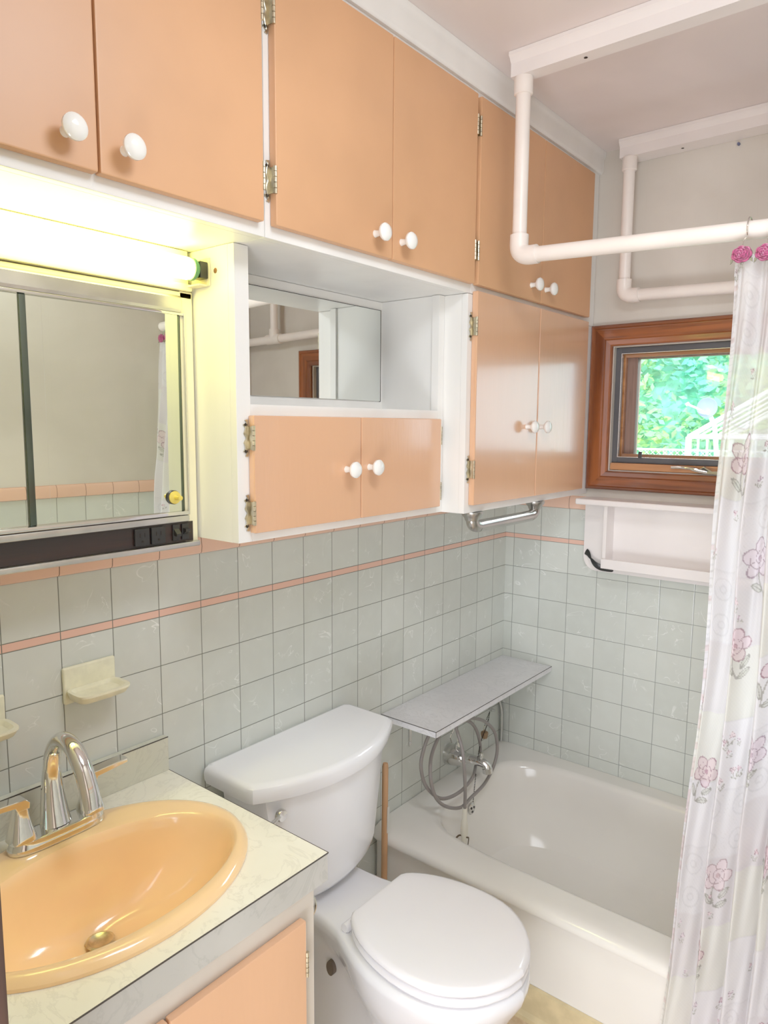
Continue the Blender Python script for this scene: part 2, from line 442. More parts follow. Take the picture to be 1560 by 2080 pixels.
# ------------------------------------------------------------------ upper cabinet bank
ZU = 1.877; FX = .31
def upper_unit(y0, y1, label, doors, kn, hz, mat='peach', z0=ZU, z1=H - .001):
    u = thing('wall_cabinet', label, 'cabinet', ((.15), (y0 + y1) / 2, z0))
    m = MB(); m.box(.001, FX - .018, y0 + .0005, y1 - .0005, z0 + .0005, z1)      # carcass
    m.box(FX - .018, FX, y0 + .0005, y1 - .0005, z0 + .0005, z1, .0012)            # face frame board
    m.build('body', 'white_paint', u)
    for i, (a, b) in enumerate(doors):
        dz1 = 2.345 if z1 > 2 else z1 - .009
        d = cdoor(u, FX, a, b, (1.898 if z0 > 1.5 else z0 + .022), dz1, mat)
        knob(d, FX + .018, kn[i], 1.9385 if z0 > 1.5 else 1.543)
        side = -1 if i == 0 else 1
        ye = a if i == 0 else b
        for z in hz[i]: hinge(u, FX, ye - .0015 if i == 0 else ye + .0015, z, side)
    return u
upper_unit(YN + .001, -1.456, 'upper peach cabinet directly over the glowing tube, running up to the ceiling', [(-2.088, -1.7815), (-1.7785, -1.472)], (-1.829, -1.740), ((2.25, 1.975), (2.25, 1.975)))
upper_unit(-1.456, -.771, 'middle upper peach cabinet over the white niche, between the two hinge stiles', [(-1.444, -1.1115), (-1.1095, -.779)], (-1.169, -1.080), ((2.255, 1.975), (2.275, 1.98)))
upper_unit(-.771, -.001, 'upper peach cabinet next to the window wall, behind the white pipe elbow', [(-.763, -.4205), (-.4185, -.075)], (-.483, -.394), ((2.275, 1.98), ()))
# lower cabinet by the window
u = thing('wall_cabinet', 'lower glossy peach two-door cabinet beside the window, grab bar beneath it', 'cabinet', (.15, -.39, 1.3165))
m = MB(); m.box(.001, FX - .018, -.7815, -.0015, 1.3165, ZU - .0005); m.box(FX - .018, FX, -.7815, -.0015, 1.3165, ZU - .0005, .0012)
m.build('body', 'white_paint', u)
dl = cdoor(u, FX, -.763, -.4215, 1.338, 1.884, 'peach_gloss'); knob(dl, FX + .018, -.485, 1.543)
dr = cdoor(u, FX, -.4175, -.078, 1.338, 1.884, 'peach_gloss'); knob(dr, FX + .018, -.404, 1.543)
for z in (1.796, 1.432): hinge(u, FX, -.7645, z, -1)
# middle unit with niche
MX = .24
niche = u = thing('niche_cabinet', 'white cabinet with open mirrored niche above two small peach doors', 'cabinet', (.12, -1.125, 1.3165))
m = MB()
m.box(.001, MX - .018, -1.47, -1.452, 1.3165, ZU - .0005)
m.box(MX - .018, MX, -1.47, -1.4355, 1.3165, ZU - .0005, .001)
m.box(.001, MX - .018, -.80, -.7825, 1.3165, ZU - .0005)
m.box(MX - .022, MX, -.8065, -.7825, 1.3165, ZU - .0005, .001)
m.box(.001, MX - .018, -1.452, -.80, 1.3165, 1.333)
m.box(MX - .018, MX, -1.4355, -.8065, 1.3165, 1.345, .001)
m.box(.001, MX - .0185, -1.452, -.80, 1.565, 1.583)
m.box(MX - .018, MX, -1.4355, -.8065, 1.555, 1.5835, .001)
m.box(.001, .045, -1.452, -.80, 1.583, ZU - .0005)
m.build('body', 'white_paint', u)
dl = cdoor(u, MX, -1.443, -1.1315, 1.3345, 1.5625, 'peach_gloss'); knob(dl, MX + .018, -1.180, 1.448)
dr = cdoor(u, MX, -1.1285, -.8135, 1.3345, 1.5625, 'peach_gloss'); knob(dr, MX + .018, -1.102, 1.450)
for z in (1.519, 1.374): hinge(u, MX, -1.4445, z, -1)
for z in (1.519, 1.375): hinge(u, MX, -.812, z, 1)
# niche mirror
t = thing('wall_mirror', 'small rectangular mirror at the back of the white niche', 'mirror', (.048, -1.12, 1.612))
MB().box(.0455, .0485, -1.44, -.8095, 1.6105, 1.8535, .0005).build('mirror_glass', 'mirror', t)
MB().box(.0452, .0482, -.8093, -.8065, 1.609, 1.855).box(.0452, .0482, -1.44, -.8093, 1.8536, 1.855).build('mirror_edge', 'black', t)
# rusty hole in the panel
MB().lathe([(.0001, .0012), (.0055, .0010), (.0045, .0002), (.0001, 0)], (.186, -1.4712, 1.833), 'y', 7).build('rusty_screw', 'rust', niche)

# ------------------------------------------------------------------ tube light
t = thing('tube_light', 'glowing fluorescent tube light over the mirror cabinet', 'light', (.08, -1.79, 1.80))
m = MB(); m.box(.0015, .118, YN + .004, -1.482, 1.812, 1.8755, .002); m.box(.0015, .128, YN + .004, -1.480, 1.7985, 1.8125, .003)
m.build('housing', 'cream_metal', t)
tb = MB().lathe([(.0001, -2.072), (.0185, -2.070), (.0205, -2.062), (.0205, -1.512), (.0185, -1.506), (.012, -1.503)], (.155, 0, 1.834), 'y', 28).build('tube', 'tube_glow', t)
MB().lathe([(.0180, -1.506), (.0208, -1.5055), (.0208, -1.4985), (.017, -1.494), (.010, -1.4925), (.0001, -1.4925)], (.155, 0, 1.834), 'y', 28).build('tube_cap', 'green', t)
m = MB(); m.box(.141, .169, -1.492, -1.4735, 1.819, 1.850, .002); m.lathe([(.0001, -1.4925), (.004, -1.4925), (.004, -1.498), (.0001, -1.498)], (.155, 0, 1.84), 'y', 8)
m.build('socket', 'black', t)
MB().box(.118, .172, -1.4735, -1.4708, 1.807, 1.858, .0005).box(.118, .165, -1.492, -1.471, 1.806, 1.809).build('socket_plate', 'cream_metal', t)

# ------------------------------------------------------------------ mirror cabinet
t = thing('mirror_cabinet', 'chrome framed medicine cabinet with two sliding mirrors and dark woodgrain strip', 'medicine cabinet', (.06, -1.79, 1.302))
CX = .12; y0, y1 = YN + .002, -1.4765
m = MB()
m.box(.001, .10, y0, y1, 1.304, 1.796)                       # shell
m.box(.10, CX, y1 - .028, y1, 1.310, 1.7980, .001); m.box(.10, CX, y0, y0 + .02, 1.310, 1.796, .002)
m.box(.10, CX, y0, y1, 1.784, 1.797, .002)
m.build('body', 'cream_metal', t)
MB().prism([(.10, 1.758), (CX + .004, 1.757), (CX + .008, 1.762), (CX + .008, 1.783), (CX + .004, 1.788), (.10, 1.788)], 'y', y0 + .002, -1.507, 0).build('top_rail', 'chrome_soft', t)
MB().box(.10, CX + .006, y0 + .002, -1.498, 1.353, 1.366, .003).build('bottom_rail', 'chrome_soft', t)
MB().box(.10, CX + .010, y0 + .002, -1.4765, 1.302, 1.313, .003).build('bottom_trim', 'chrome_soft', t)
# thin chrome bead round the opening
m = MB(); m.box(.105, CX + .005, y0 + .02, -1.499, 1.3665, 1.3745, .002)
m.box(.105, CX + .004, y0 + .02, -1.499, 1.7515, 1.7565, .001)
m.box(.105, CX + .005, -1.5005, -1.4965, 1.3665, 1.7565, .001)
m.build('opening_bead', 'chrome', t)
MB().box(.106, .1175, -1.512, -1.5005, 1.3745, 1.7515, .001).build('side_channel', 'chrome_dark_reflect', t)
md = MB().box(.100, .1035, y0 + .022, -1.77, 1.3745, 1.7515, .0005).build('mirror_door', 'mirror_aged', t)
md2 = MB().box(.108, .1115, -1.796, -1.513, 1.3745, 1.7515, .0005).build('mirror_door', 'mirror_aged', t)
MB().box(.1065, .1175, -1.8075, -1.796, 1.3745, 1.7515, .0015).build('door_edge', 'chrome_dark_reflect', md2)
for o_, y_ in ((md, y0 + .022), (md2, -1.796)):
    for v in o_.data.vertices:
        v.co.x += (v.co.y - y_) * .032 + (v.co.z - 1.3745) * .005
m = MB(); m.mi = 0; m.lathe([(.0001, 0), (.0138, 0), (.0138, .004), (.009, .006), (.0001, .007)], (.1203, -1.5325, 1.403), 'x', 20)
m.mi = 1; m.lathe([(.0001, .004), (.0125, .0045), (.0125, .0075), (.0045, .010), (.0038, .020), (.0048, .025), (.0001, .026)], (.1203, -1.5325, 1.403), 'x', 20)
m.build('knob', ['black', 'yellow_knob'], md2)
MB().box(.10, CX + .001, y0 + .002, -1.4885, 1.3135, 1.3525).build('woodgrain_strip', 'wood_black', t)
for i, yy in enumerate((-1.606, -1.571)):
    o = MB().box(CX + .001, CX + .007, yy - .0155, yy + .0155, 1.3165, 1.3495, .002).build('outlet', 'black', t)
    m = MB()
    for dy in (-.005, .005): m.box(CX + .0068, CX + .0074, yy + dy - .0008, yy + dy + .0008, 1.333, 1.341)
    m.lathe([(.0001, 0), (.0022, 0), (.0022, .0007), (.0001, .0007)], (CX + .0068, yy, 1.325), 'x', 8); m.build('slot', 'screw_dark', o)
for i, yy in enumerate((-1.530, -1.509)):
    o = MB().box(CX + .001, CX + .005, yy - .008, yy + .008, 1.3175, 1.3495, .0015).build('switch', 'black', t)
    MB().prism([(CX + .005, 1.328), (CX + .014, 1.327 + i * .008), (CX + .014, 1.332 + i * .008), (CX + .005, 1.341)], 'y', yy - .0055, yy + .0055).build('rocker', 'black', o)

# ------------------------------------------------------------------ soap dishes
def soap_dish(yc, zc, label, cup=False):
    t = thing('soap_dish', label, 'soap dish', (.02, yc, zc), 'cream ceramic dishes on the tile wall')
    MB().box(.0008, .010, yc - .054, yc + .054, zc - .040, zc + .033, .004, 3).build('back_plate', 'ceramic_cream', t)
    m = MB(); n = 28; R = []
    def ring(hy, x0, x1, z):
        out = []
        for i in range(n):
            a = 2 * PI * i / n; c, s_ = math.cos(a), math.sin(a)
            out.append(((x0 + x1) / 2 + (x1 - x0) / 2 * math.copysign(abs(c) ** .45, c), yc + hy * math.copysign(abs(s_) ** .45, s_), z))
        return out
    R = [ring(.036, .006, .046, zc - .036), ring(.049, .006, .068, zc - .026), ring(.054, .006, .077, zc - .014), ring(.054, .006, .077, zc - .010),
         ring(.047, .011, .070, zc - .010), ring(.041, .014, .062, zc - .017), ring(.030, .018, .054, zc - .019)]
    m.rings(R); m.build('tray', 'ceramic_cream', t)
    return t
soap_dish(-1.658, 1.046, 'cream ceramic soap dish on the green tiles, above the sink faucet')
soap_dish(-1.874, 1.028, 'cream ceramic holder cut off by the photo edge, left of the soap dish')

# ------------------------------------------------------------------ vanity
VY0, VY1 = YN + .002, -1.507
t = thing('vanity_cabinet', 'vanity cabinet with peach doors under the marbled countertop', 'cabinet', (.24, -1.8, 0))
m = MB()
m.box(.002, .472, VY1 - .018, VY1, 0, .740); m.box(.002, .472, VY0, VY0 + .018, 0, .740); m.box(.002, .472, VY0, VY1, .08, .095)
m.box(.455, .474, VY0, VY1, .07, .742, .001); m.box(.40, .415, VY0, VY1, 0, .08)
m.build('body', 'vanity_paint', t)
d1 = cdoor(t, .474, -1.816, -1.541, .10, .689, 'peach_gloss', .016); d2 = cdoor(t, .474, VY0 + .006, -1.819, .10, .689, 'peach_gloss', .016)
knob(d1, .490, -1.785, .50); knob(d2, .490, -1.85, .50)
for z in (.606, .18): hinge(t, .474, -1.5395, z, 1)
# countertop with oval cut-out
t = thing('countertop', 'cream marbled laminate countertop with backsplash', 'countertop', (.25, -1.79, .742))
SC = (.262, -1.79)
m = MB(); n = 96; cx0, cx1, cy0, cy1 = .0015, .495, VY0, -1.493
def rectpt(a, z):
    c, s_ = math.cos(a), math.sin(a); ox, oy = SC
    k = 1e9
    if c > 1e-9: k = min(k, (cx1 - ox) / c)
    if c < -1e-9: k = min(k, (cx0 - ox) / c)
    if s_ > 1e-9: k = min(k, (cy1 - oy) / s_)
    if s_ < -1e-9: k = min(k, (cy0 - oy) / s_)
    return (ox + c * k, oy + s_ * k, z)
angs = sorted([2 * PI * i / n for i in range(n)] + [math.atan2(yy - SC[1], xx - SC[0]) % (2 * PI) for xx in (cx0, cx1) for yy in (cy0, cy1)])
top = [rectpt(a, .7945) for a in angs]; bot = [rectpt(a, .778) for a in angs]
et = [(SC[0] + .178 * math.cos(a), SC[1] + .240 * math.sin(a), .7945) for a in angs]
eb = [(p[0], p[1], .778) for p in et]
m.rings([et, top, bot, eb], False, False, loop=True)
m.build('top_surface', 'counter', t, sharp=30)
MB().box(.476, .4955, cy0, cy1, .742, .7935, .0008).box(.10, .476, cy1 - .018, cy1 + .0004, .742, .7935, .0008).build('front_edge', 'counter_front', t)
MB().box(.4955, .4964, cy0, cy1 + .0008, .7925, .7950).box(.001, .4964, cy1 + .0003, cy1 + .0011, .7925, .7950).build('seam', 'dark_line', t)
MB().box(.0012, .019, cy0, cy1, .7947, .8705, .001).build('backsplash', 'backsplash', t)
MB().box(.018, .0195, cy0, cy1, .8692, .8712).build('seam', 'dark_line', t)
# sink
t = thing('sink_basin', 'oval peach enamel sink basin set into the marbled countertop', 'sink', (SC[0], SC[1], .795))
def ell(ax, ay, cx, cy, z, n=72): return [(cx + ax * math.cos(2 * PI * i / n), cy + ay * math.sin(2 * PI * i / n), z) for i in range(n)]
L_ = [(.176, .238, .262, -1.79, .780), (.2, .262, .262, -1.79, .7952), (.2005, .2625, .262, -1.79, .801), (.196, .258, .262, -1.79, .808), (.188, .250, .263, -1.79, .8118), (.178, .243, .267, -1.79, .8122),
      (.150, .236, .284, -1.79, .8112), (.143, .231, .287, -1.79, .808), (.138, .226, .287, -1.79, .801), (.133, .219, .286, -1.79, .785), (.124, .205, .283, -1.789, .755), (.110, .182, .276, -1.787, .722),
      (.090, .150, .266, -1.785, .694), (.066, .105, .252, -1.782, .674), (.042, .060, .238, -1.78, .664), (.027, .030, .230, -1.779, .660), (.022, .022, .229, -1.778, .655)]
MB().rings([ell(*l) for l in L_], False, True).build('bowl', 'sink_peach', t, recalc=True)
m = MB(); m.lathe([(.0001, .6575), (.015, .658), (.0165, .660), (.021, .6615), (.0235, .6622), (.0238, .6645), (.020, .6655), (.014, .662), (.0001, .6615)], (.229, -1.778, 0), 'z', 28)
m.build('drain', 'brass', t)
# faucet
t = thing('sink_faucet', 'chrome two-handle faucet with high arched spout behind the peach bowl', 'faucet', (.103, -1.782, .813))
m = MB()
def stad(hw, hl, z, cx=.103, cy=-1.782, n=40, e=.75):
    out = []
    for i in range(n):
        a = 2 * PI * i / n; c, s_ = math.cos(a), math.sin(a)
        out.append((cx + hw * math.copysign(abs(c) ** e, c), cy + hl * math.copysign(abs(s_) ** .55, s_), z))
    return out
m.rings([stad(.028, .086, .8128), stad(.028, .086, .819), stad(.026, .084, .8225), stad(.0245, .081, .832), stad(.021, .077, .834)])
m.build('base_plate', 'chrome', t)
sp = smooth_path([(.098, -1.782, .832), (.093, -1.782, .875), (.092, -1.782, .930), (.104, -1.782, .972), (.134, -1.782, 1.000), (.170, -1.782, .998), (.202, -1.782, .972), (.221, -1.782, .935), (.2265, -1.782, .908)], 6)
nn = len(sp); rr = [(.023 - .011 * min(1, i / (nn * .28))) if i < nn * .28 else .0120 + .0018 * (i / nn) for i in range(nn)]
MB().tube(sp, rr, 20, flat=1.2, up=(1, 0, 0)).build('spout', 'chrome', t)
def sqring(cx, cy, h, z, n=24, e=.6):
    return [(cx + h * math.copysign(abs(math.cos(2 * PI * i / n)) ** e, math.cos(2 * PI * i / n)), cy + h * math.copysign(abs(math.sin(2 * PI * i / n)) ** e, math.sin(2 * PI * i / n)), z) for i in range(n)]
for s_, yy in ((-1, -1.845), (1, -1.719)):
    m = MB(); m.rings([sqring(.103, yy, h, z) for h, z in ((.0225, .833), (.021, .842), (.0165, .858), (.013, .875), (.0115, .890), (.011, .899), (.009, .902))])
    hb = m.build('handle', 'chrome', t)
    m = MB(); m.prism([(yy - s_ * .012, .888), (yy - s_ * .013, .899), (yy - s_ * .006, .9065), (yy + s_ * .072, .9100), (yy + s_ * .072, .9015), (yy + s_ * .012, .896), (yy + s_ * .008, .888)], 'x', .0910, .1150, .0015)
    m.build('lever', 'chrome', hb)

# ------------------------------------------------------------------ toilet
YC = -1.135
t = thing('toilet', 'white two-piece toilet with closed lid between vanity and tub', 'toilet', (.35, YC, 0))
def tankring(hw, xb, xs, xf, z, yc=-1.15, r=.018, n=14):
    P = []
    P.append((xb, yc - hw + r * .6)); P.append((xb + r * .6, yc - hw))
    P.append((xs - r, yc - hw))
    for i in range(n + 1):
        a = -1 + 2 * i / n
        aa = a * (hw - r * .35)
        P.append((xs + (xf - xs) * (1 - abs(a) ** 2.1) + (0 if abs(a) < 1 else -.0), yc + aa))
    P.append((xs - r, yc + hw)); P.append((xb + r * .6, yc + hw)); P.append((xb, yc + hw - r * .6))
    return [(x, y, z) for x, y in P]
m = MB()
m.rings([tankring(hw, .022 + k, xs, xf, z) for hw, k, xs, xf, z in (
    (.105, .03, .15, .170, .4215), (.135, .015, .165, .190, .4225), (.152, .008, .172, .205, .431), (.165, .003, .176, .212, .445), (.174, 0, .178, .217, .47), (.182, 0, .178, .220, .52),
    (.198, 0, .178, .226, .62), (.212, 0, .176, .230, .715), (.213, 0, .176, .230, .7225))])
m.build('tank', 'porcelain', t)
m = MB(); m.rings([tankring(.236 + a, .014 - b, .168 + b, .244 + b, z) for a, b, z in ((.0, 0, .7215), (.010, .006, .724), (.013, .009, .735), (.0135, .010, .750), (.012, .008, .7585), (.007, .003, .7635), (-.002, -.006, .7655))])
m.build('tank_lid', 'porcelain', t)
m = MB(); m.lathe([(.0001, 0), (.013, 0), (.0145, .003), (.0145, .010), (.012, .014), (.0001, .015)], (.1985, -1.337, .688), 'x', 24)
hd = m.build('flush_handle', 'chrome', t)
m = MB(); m.tube([(.207, -1.341, .690), (.214, -1.365, .688), (.214, -1.395, .685), (.212, -1.41, .684)], [.005, .0045, .0055, .005], 10); m.build('lever', 'chrome_soft', hd)
def prof(pts, n=22):
    xs = [p[0] for p in pts]; hs = [p[1] for p in pts]
    x0, x1 = xs[0], xs[-1]; out = []
    for i in range(n + 1):
        tt = .5 - .5 * math.cos(PI * i / n); x = x0 + (x1 - x0) * tt
        for k in range(len(xs) - 1):
            if x <= xs[k + 1] + 1e-9: break
        # catmull on monotone x
        xa, xb = xs[k], xs[k + 1]; ha, hb = hs[k], hs[k + 1]
        ma = (hs[k + 1] - hs[k - 1]) / (xs[k + 1] - xs[k - 1]) if k > 0 else (hb - ha) / (xb - xa)
        mb = (hs[k + 2] - hs[k]) / (xs[k + 2] - xs[k]) if k + 2 < len(xs) else (hb - ha) / (xb - xa) * 2.2
        u = (x - xa) / (xb - xa); D = xb - xa
        h = (2 * u ** 3 - 3 * u ** 2 + 1) * ha + (u ** 3 - 2 * u ** 2 + u) * D * ma + (-2 * u ** 3 + 3 * u ** 2) * hb + (u ** 3 - u ** 2) * D * mb
        out.append((x, max(h, 0.0)))
    return out
def symring(pts, z, n=22, yc=YC, zf=None):
    pr = prof(pts, n)
    r = [(x, yc + h, z) for x, h in pr] + [(x, yc - h, z) for x, h in reversed(pr)]
    out = []
    for i, p in enumerate(r):
        out.append((p[0], p[1] + 1e-5 * (1 if i < len(pr) else -1), zf(p[0]) if zf else z))
    return out
def rim(k, dx0=0, dx1=0):
    return [(.06 + dx0, .085 - k * .6), (.12, .098 - k * .6), (.20, .104 - k), (.28, .113 - k), (.35, .145 - k), (.43, .170 - k), (.51, .175 - k), (.59, .158 - k), (.655, .112 - k), (.69 - k + dx1, .055 - k * .5), (.705 - k + dx1, 0)]
m = MB()
foot = [(.10, .075), (.16, .095), (.25, .095), (.33, .090), (.42, .098), (.50, .095), (.555, .060), (.57, 0)]
foot2 = [(.09, .055), (.16, .070), (.25, .062), (.33, .062), (.42, .082), (.50, .082), (.55, .050), (.565, 0)]
mid = [(.09, .045), (.16, .055), (.24, .050), (.32, .062), (.42, .102), (.52, .105), (.59, .060), (.605, 0)]
mid2 = [(.08, .050), (.16, .058), (.24, .058), (.32, .085), (.42, .135), (.53, .135), (.625, .075), (.648, 0)]
mid3 = [(.07, .068), (.14, .080), (.22, .080), (.30, .108), (.40, .155), (.52, .160), (.64, .092), (.678, 0)]
m.rings([symring(foot, .0), symring(foot, .02), symring(foot2, .05), symring(foot2, .13), symring(mid, .20), symring(mid2, .27), symring(mid3, .325), symring(rim(.006), .362), symring(rim(0), .382), symring(rim(.002), .396), symring(rim(.012), .4015), symring(rim(.05), .402)])
m.build('bowl', 'porcelain', t, sharp=60)
# seat and lid
def seatout(k, x0=.318): return [(x0 + k * .3, .090 - k), (x0 + .012, .108 - k), (.38, .138 - k), (.45, .158 - k), (.52, .163 - k), (.59, .150 - k), (.65, .108 - k), (.685 - k * .6, .055 - k), (.699 - k, 0)]
m = MB(); m.rings([symring(seatout(.010), .4045), symring(seatout(.001), .4065), symring(seatout(-.001), .412), symring(seatout(.002), .4215), symring(seatout(.010), .4235)]); m.build('seat', 'seat_white', t, sharp=60)
m = MB(); m.rings([symring(seatout(.006), .4285), symring(seatout(-.002), .4305), symring(seatout(-.004), .437), symring(seatout(-.001), .4455), symring(seatout(.008), .449), symring(seatout(.03), .4505), symring(seatout(.07), .451)]); m.build('lid', 'seat_white', t, sharp=60)
for s_ in (-1, 1):
    m = MB(); m.tube([(.308, YC + s_ * .068, .412), (.308, YC + s_ * .108, .412)], .010, 12); m.box(.298, .318, YC + s_ * .088 - .018, YC + s_ * .088 + .018, .4025, .412, .003)
    m.build('lid_hinge', 'seat_white', t)
m = MB(); m.rings([[(x, YC - .0612 - yy, z) for x, yy, z in [(.222 + .012 * math.cos(a), .0 + dd, .240 + .019 * math.sin(a)) for a in [2 * PI * i / 20 for i in range(20)]]] for dd in (-.02, .004)])
m.build('bolt_recess', 'hole_dark', t)
tag(MB().lathe([(.0001, .0), (.012, .0), (.012, .008), (.006, .012), (.0001, .013)], (.0005, -1.372, .665), 'x', 12).build('supply_valve', 'chrome_soft'), 'small dark supply fitting on the tiles behind the toilet tank', 'valve')

# toilet paper holder on vanity side
t = thing('paper_holder', 'small chrome paper holder on the vanity side facing the toilet', 'paper holder', (.44, -1.50, .66))
MB().box(.425, .465, -1.5065, -1.503, .615, .700, .001).build('mounting_plate', 'chrome_soft', t)
MB().tube(smooth_path([(.445, -1.503, .690), (.450, -1.488, .688), (.455, -1.484, .670), (.450, -1.490, .650), (.445, -1.503, .645)], 4), .0035, 8).build('bracket', 'chrome', t)

# ------------------------------------------------------------------ wooden stick
t = thing('broom_handle', 'bare wooden stick standing between toilet tank and tub', 'stick', (.080, -.818, 0))
MB().tube([(.080, -.818, .0015), (.077, -.812, .27), (.073, -.8055, .555), (.073, -.805, .565)], [.0095, .0095, .0095, .0075], 14).build('stick', 'dowel', t)
MB().prism([(-.812, .355), (-.810, .435), (-.8010, .435), (-.8025, .355)], 'x', .0855, .0865).build('paper_tag', 'tag', t)

# ------------------------------------------------------------------ bathtub
t = thing('bathtub', 'white built-in bathtub under the window', 'bathtub', (W / 2, -.39, 0))
NR = 112
def sup(x0, x1, y0, y1, z, e):
    out = []
    for i in range(NR):
        a = 2 * PI * (i + .5) / NR; c, s_ = math.cos(a), math.sin(a)
        out.append(((x0 + x1) / 2 + (x1 - x0) / 2 * math.copysign(abs(c) ** (2 / e), c), (y0 + y1) / 2 + (y1 - y0) / 2 * math.copysign(abs(s_) ** (2 / e), s_), z))
    return out
B = 40; X0, X1, Y1 = .0015, W - .0015, -.0015
R = [sup(X0, X1, -.7755, Y1, 0, B), sup(X0, X1, -.7755, Y1, .298, B), sup(X0, X1, -.785, Y1, .2985, B), sup(X0, X1, -.792, Y1, .3015, B), sup(X0, X1, -.794, Y1, .308, B), sup(X0, X1, -.791, Y1, .319, B), sup(X0, X1, -.782, Y1, .3275, B),
     sup(X0, X1, -.765, Y1, .3325, B), sup(X0 + .001, X1 - .001, -.74, Y1 - .001, .335, B),
     sup(.082, 1.44, -.700, -.062, .3352, 5.5), sup(.088, 1.433, -.694, -.068, .3342, 5.5), sup(.095, 1.425, -.686, -.075, .330, 5.2), sup(.103, 1.41, -.678, -.083, .318, 5), sup(.112, 1.395, -.668, -.092, .28, 4.8),
     sup(.128, 1.36, -.650, -.108, .20, 4.4), sup(.145, 1.32, -.635, -.122, .12, 4), sup(.165, 1.28, -.61, -.145, .078, 3.8), sup(.21, 1.22, -.57, -.19, .062, 3.4), sup(.35, 1.05, -.47, -.29, .058, 3)]
MB().rings(R, False, True).build('tub_body', 'tub_white', t, sharp=40)
MB().lathe([(.0001, .0585), (.028, .0588), (.030, .061), (.026, .062), (.0001, .061)], (.30, -.38, 0), 'z', 24).build('drain', 'chrome', t)
# bench board
t = thing('tub_bench_board', 'grey marbled board bridging the tile wall above the tub end', 'shelf board', (.1, -.37, .655))
MB().box(.0015, .2045, -.738, -.0015, .6555, .6738, .0006).build('board', 'bench', t)
MB().box(.2040, .2050, -.7388, -.0015, .6725, .6745).box(.0015, .2050, -.7388, -.7380, .6725, .6745).box(.2040, .2050, -.7388, -.7378, .6555, .6745).build('seam', 'dark_line', t)
MB().box(.0015, .016, -.60, -.02, .6385, .6555).build('cleat', 'shelf_paint', t)
MB().box(.0008, .003, -.596, -.582, .520, .6385, .0005).lathe([(.0001, 0), (.003, 0), (.003, .002), (.0001, .002)], (.003, -.589, .53), 'x', 8).build('bracket_plate', 'chrome_soft', t)

# tub spout
t = thing('tub_faucet', 'chrome tub spout on the tile wall inside the coiled hose', 'faucet', (.0, -.36, .41))
m = MB(); m.lathe([(.038, .0005), (.038, .008), (.035, .02), (.031, .04), (.026, .058), (.020, .068), (.0001, .070)], (0, -.362, .410), 'x', 28); m.build('body', 'chrome', t)
m = MB(); m.tube(smooth_path([(.055, -.362, .413), (.09, -.358, .415), (.125, -.352, .413), (.145, -.349, .402), (.149, -.348, .382)], 5), [.017] * 6 + [.0155] * 9 + [.0175] * 6, 18); m.build('spout', 'chrome', t)
m = MB(); m.lathe([(.0001, 0), (.006, 0), (.005, .010), (.008, .014), (.007, .020), (.0001, .021)], (.125, -.352, .426), 'z', 14); m.build('diverter', 'chrome', t)
m = MB(); m.tube([(.03, -.362, .435), (.034, -.366, .455), (.046, -.372, .468)], [.006, .005, .006], 10); m.build('lever', 'chrome_soft', t)

# hand shower with hose
def on_x(px, py, x):
    d = fw + r2 * ((px - 780) / F) - u2 * ((py - 1040) / F)
    k = (x - CAMLOC.x) / d.x; return CAMLOC + d * k
t = thing('hand_shower', 'grey shower hose coiled in loops under the marbled board', 'hand shower', (.11, -.45, .3))
A = [(966, 1556, .085), (962, 1574, .12), (952, 1590, .135), (936, 1607, .135), (915, 1619, .130), (896, 1622, .128), (878, 1612, .122), (862, 1590, .112), (855, 1556, .105), (860, 1525, .10), (872, 1493, .10), (892, 1470, .10), (918, 1459, .10), (943, 1462, .10), (960, 1471, .10), (971, 1492, .095), (976, 1518, .085), (974, 1535, .06)]
Bp = [(897, 1560, .03), (886, 1540, .05), (882, 1518, .07), (893, 1492, .10), (878, 1530, .105), (874, 1560, .125), (877, 1596, .135), (888, 1624, .145), (908, 1639, .150), (936, 1640, .150), (956, 1621, .140), (984, 1592, .130), (1003, 1555, .125), (1010, 1521, .125), (1005, 1488, .125), (987, 1467, .12), (962, 1459, .12), (943, 1464, .125), (927, 1474, .135), (930, 1490, .14), (938, 1518, .155), (943, 1560, .168), (945, 1605, .172), (944, 1645, .165)]
m = MB(); m.tube(smooth_path([on_x(*p) for p in A], 7), .0056, 12); m.tube(smooth_path([on_x(*p) for p in Bp[3:]], 7), .0056, 12)
m.build('hose', 'hose', t)
h0 = on_x(944, 1643, .165)
m = MB(); m.lathe([(.0001, .004), (.0078, .003), (.0080, -.030), (.0105, -.045), (.0122, -.065), (.0118, -.085), (.0094, -.092), (.0090, -.13), (.0001, -.132)], (h0.x, h0.y, h0.z), 'z', 18); m.build('head', 'hose_head', t)
m = MB(); m.tube(smooth_path([(h0.x - .03, h0.y - .012, h0.z - .115), (h0.x - .012, h0.y - .010, h0.z - .090), (h0.x + .011, h0.y, h0.z - .093), (h0.x + .012, h0.y + .008, h0.z - .10), (h0.x + .008, h0.y + .010, h0.z - .13)], 5), .0028, 8, flat=.5); m.build('strap', 'strap', t)
t = thing('shower_hook', 'chrome and white hook holding the hose beneath the marbled board', 'hook', (.10, -.45, .6))
a = on_x(925, 1478, .115); tp = Vector((a.x, a.y, .6545))
m = MB()
for (dx, dz) in ((-.012, -.03), (.012, -.03)):
    m.tube(smooth_path([tp, a + Vector((dx * .3, 0, 0)), a + Vector((dx, dx * .8, dz)), a + Vector((dx * .6, dx * .6, dz - .02))], 5), .0025, 8)
m.lathe([(.0001, 0), (.014, 0), (.014, -.003), (.0001, -.004)], (tp.x, tp.y, .6548), 'z', 16)
m.build('bracket', 'chrome', t)
b = on_x(931, 1492, .09); b2 = on_x(934, 1514, .09)
MB().tube([b, (b + b2) / 2, b2], [.004, .007, .009], 14).build('white_tip', 'hose_head', t)
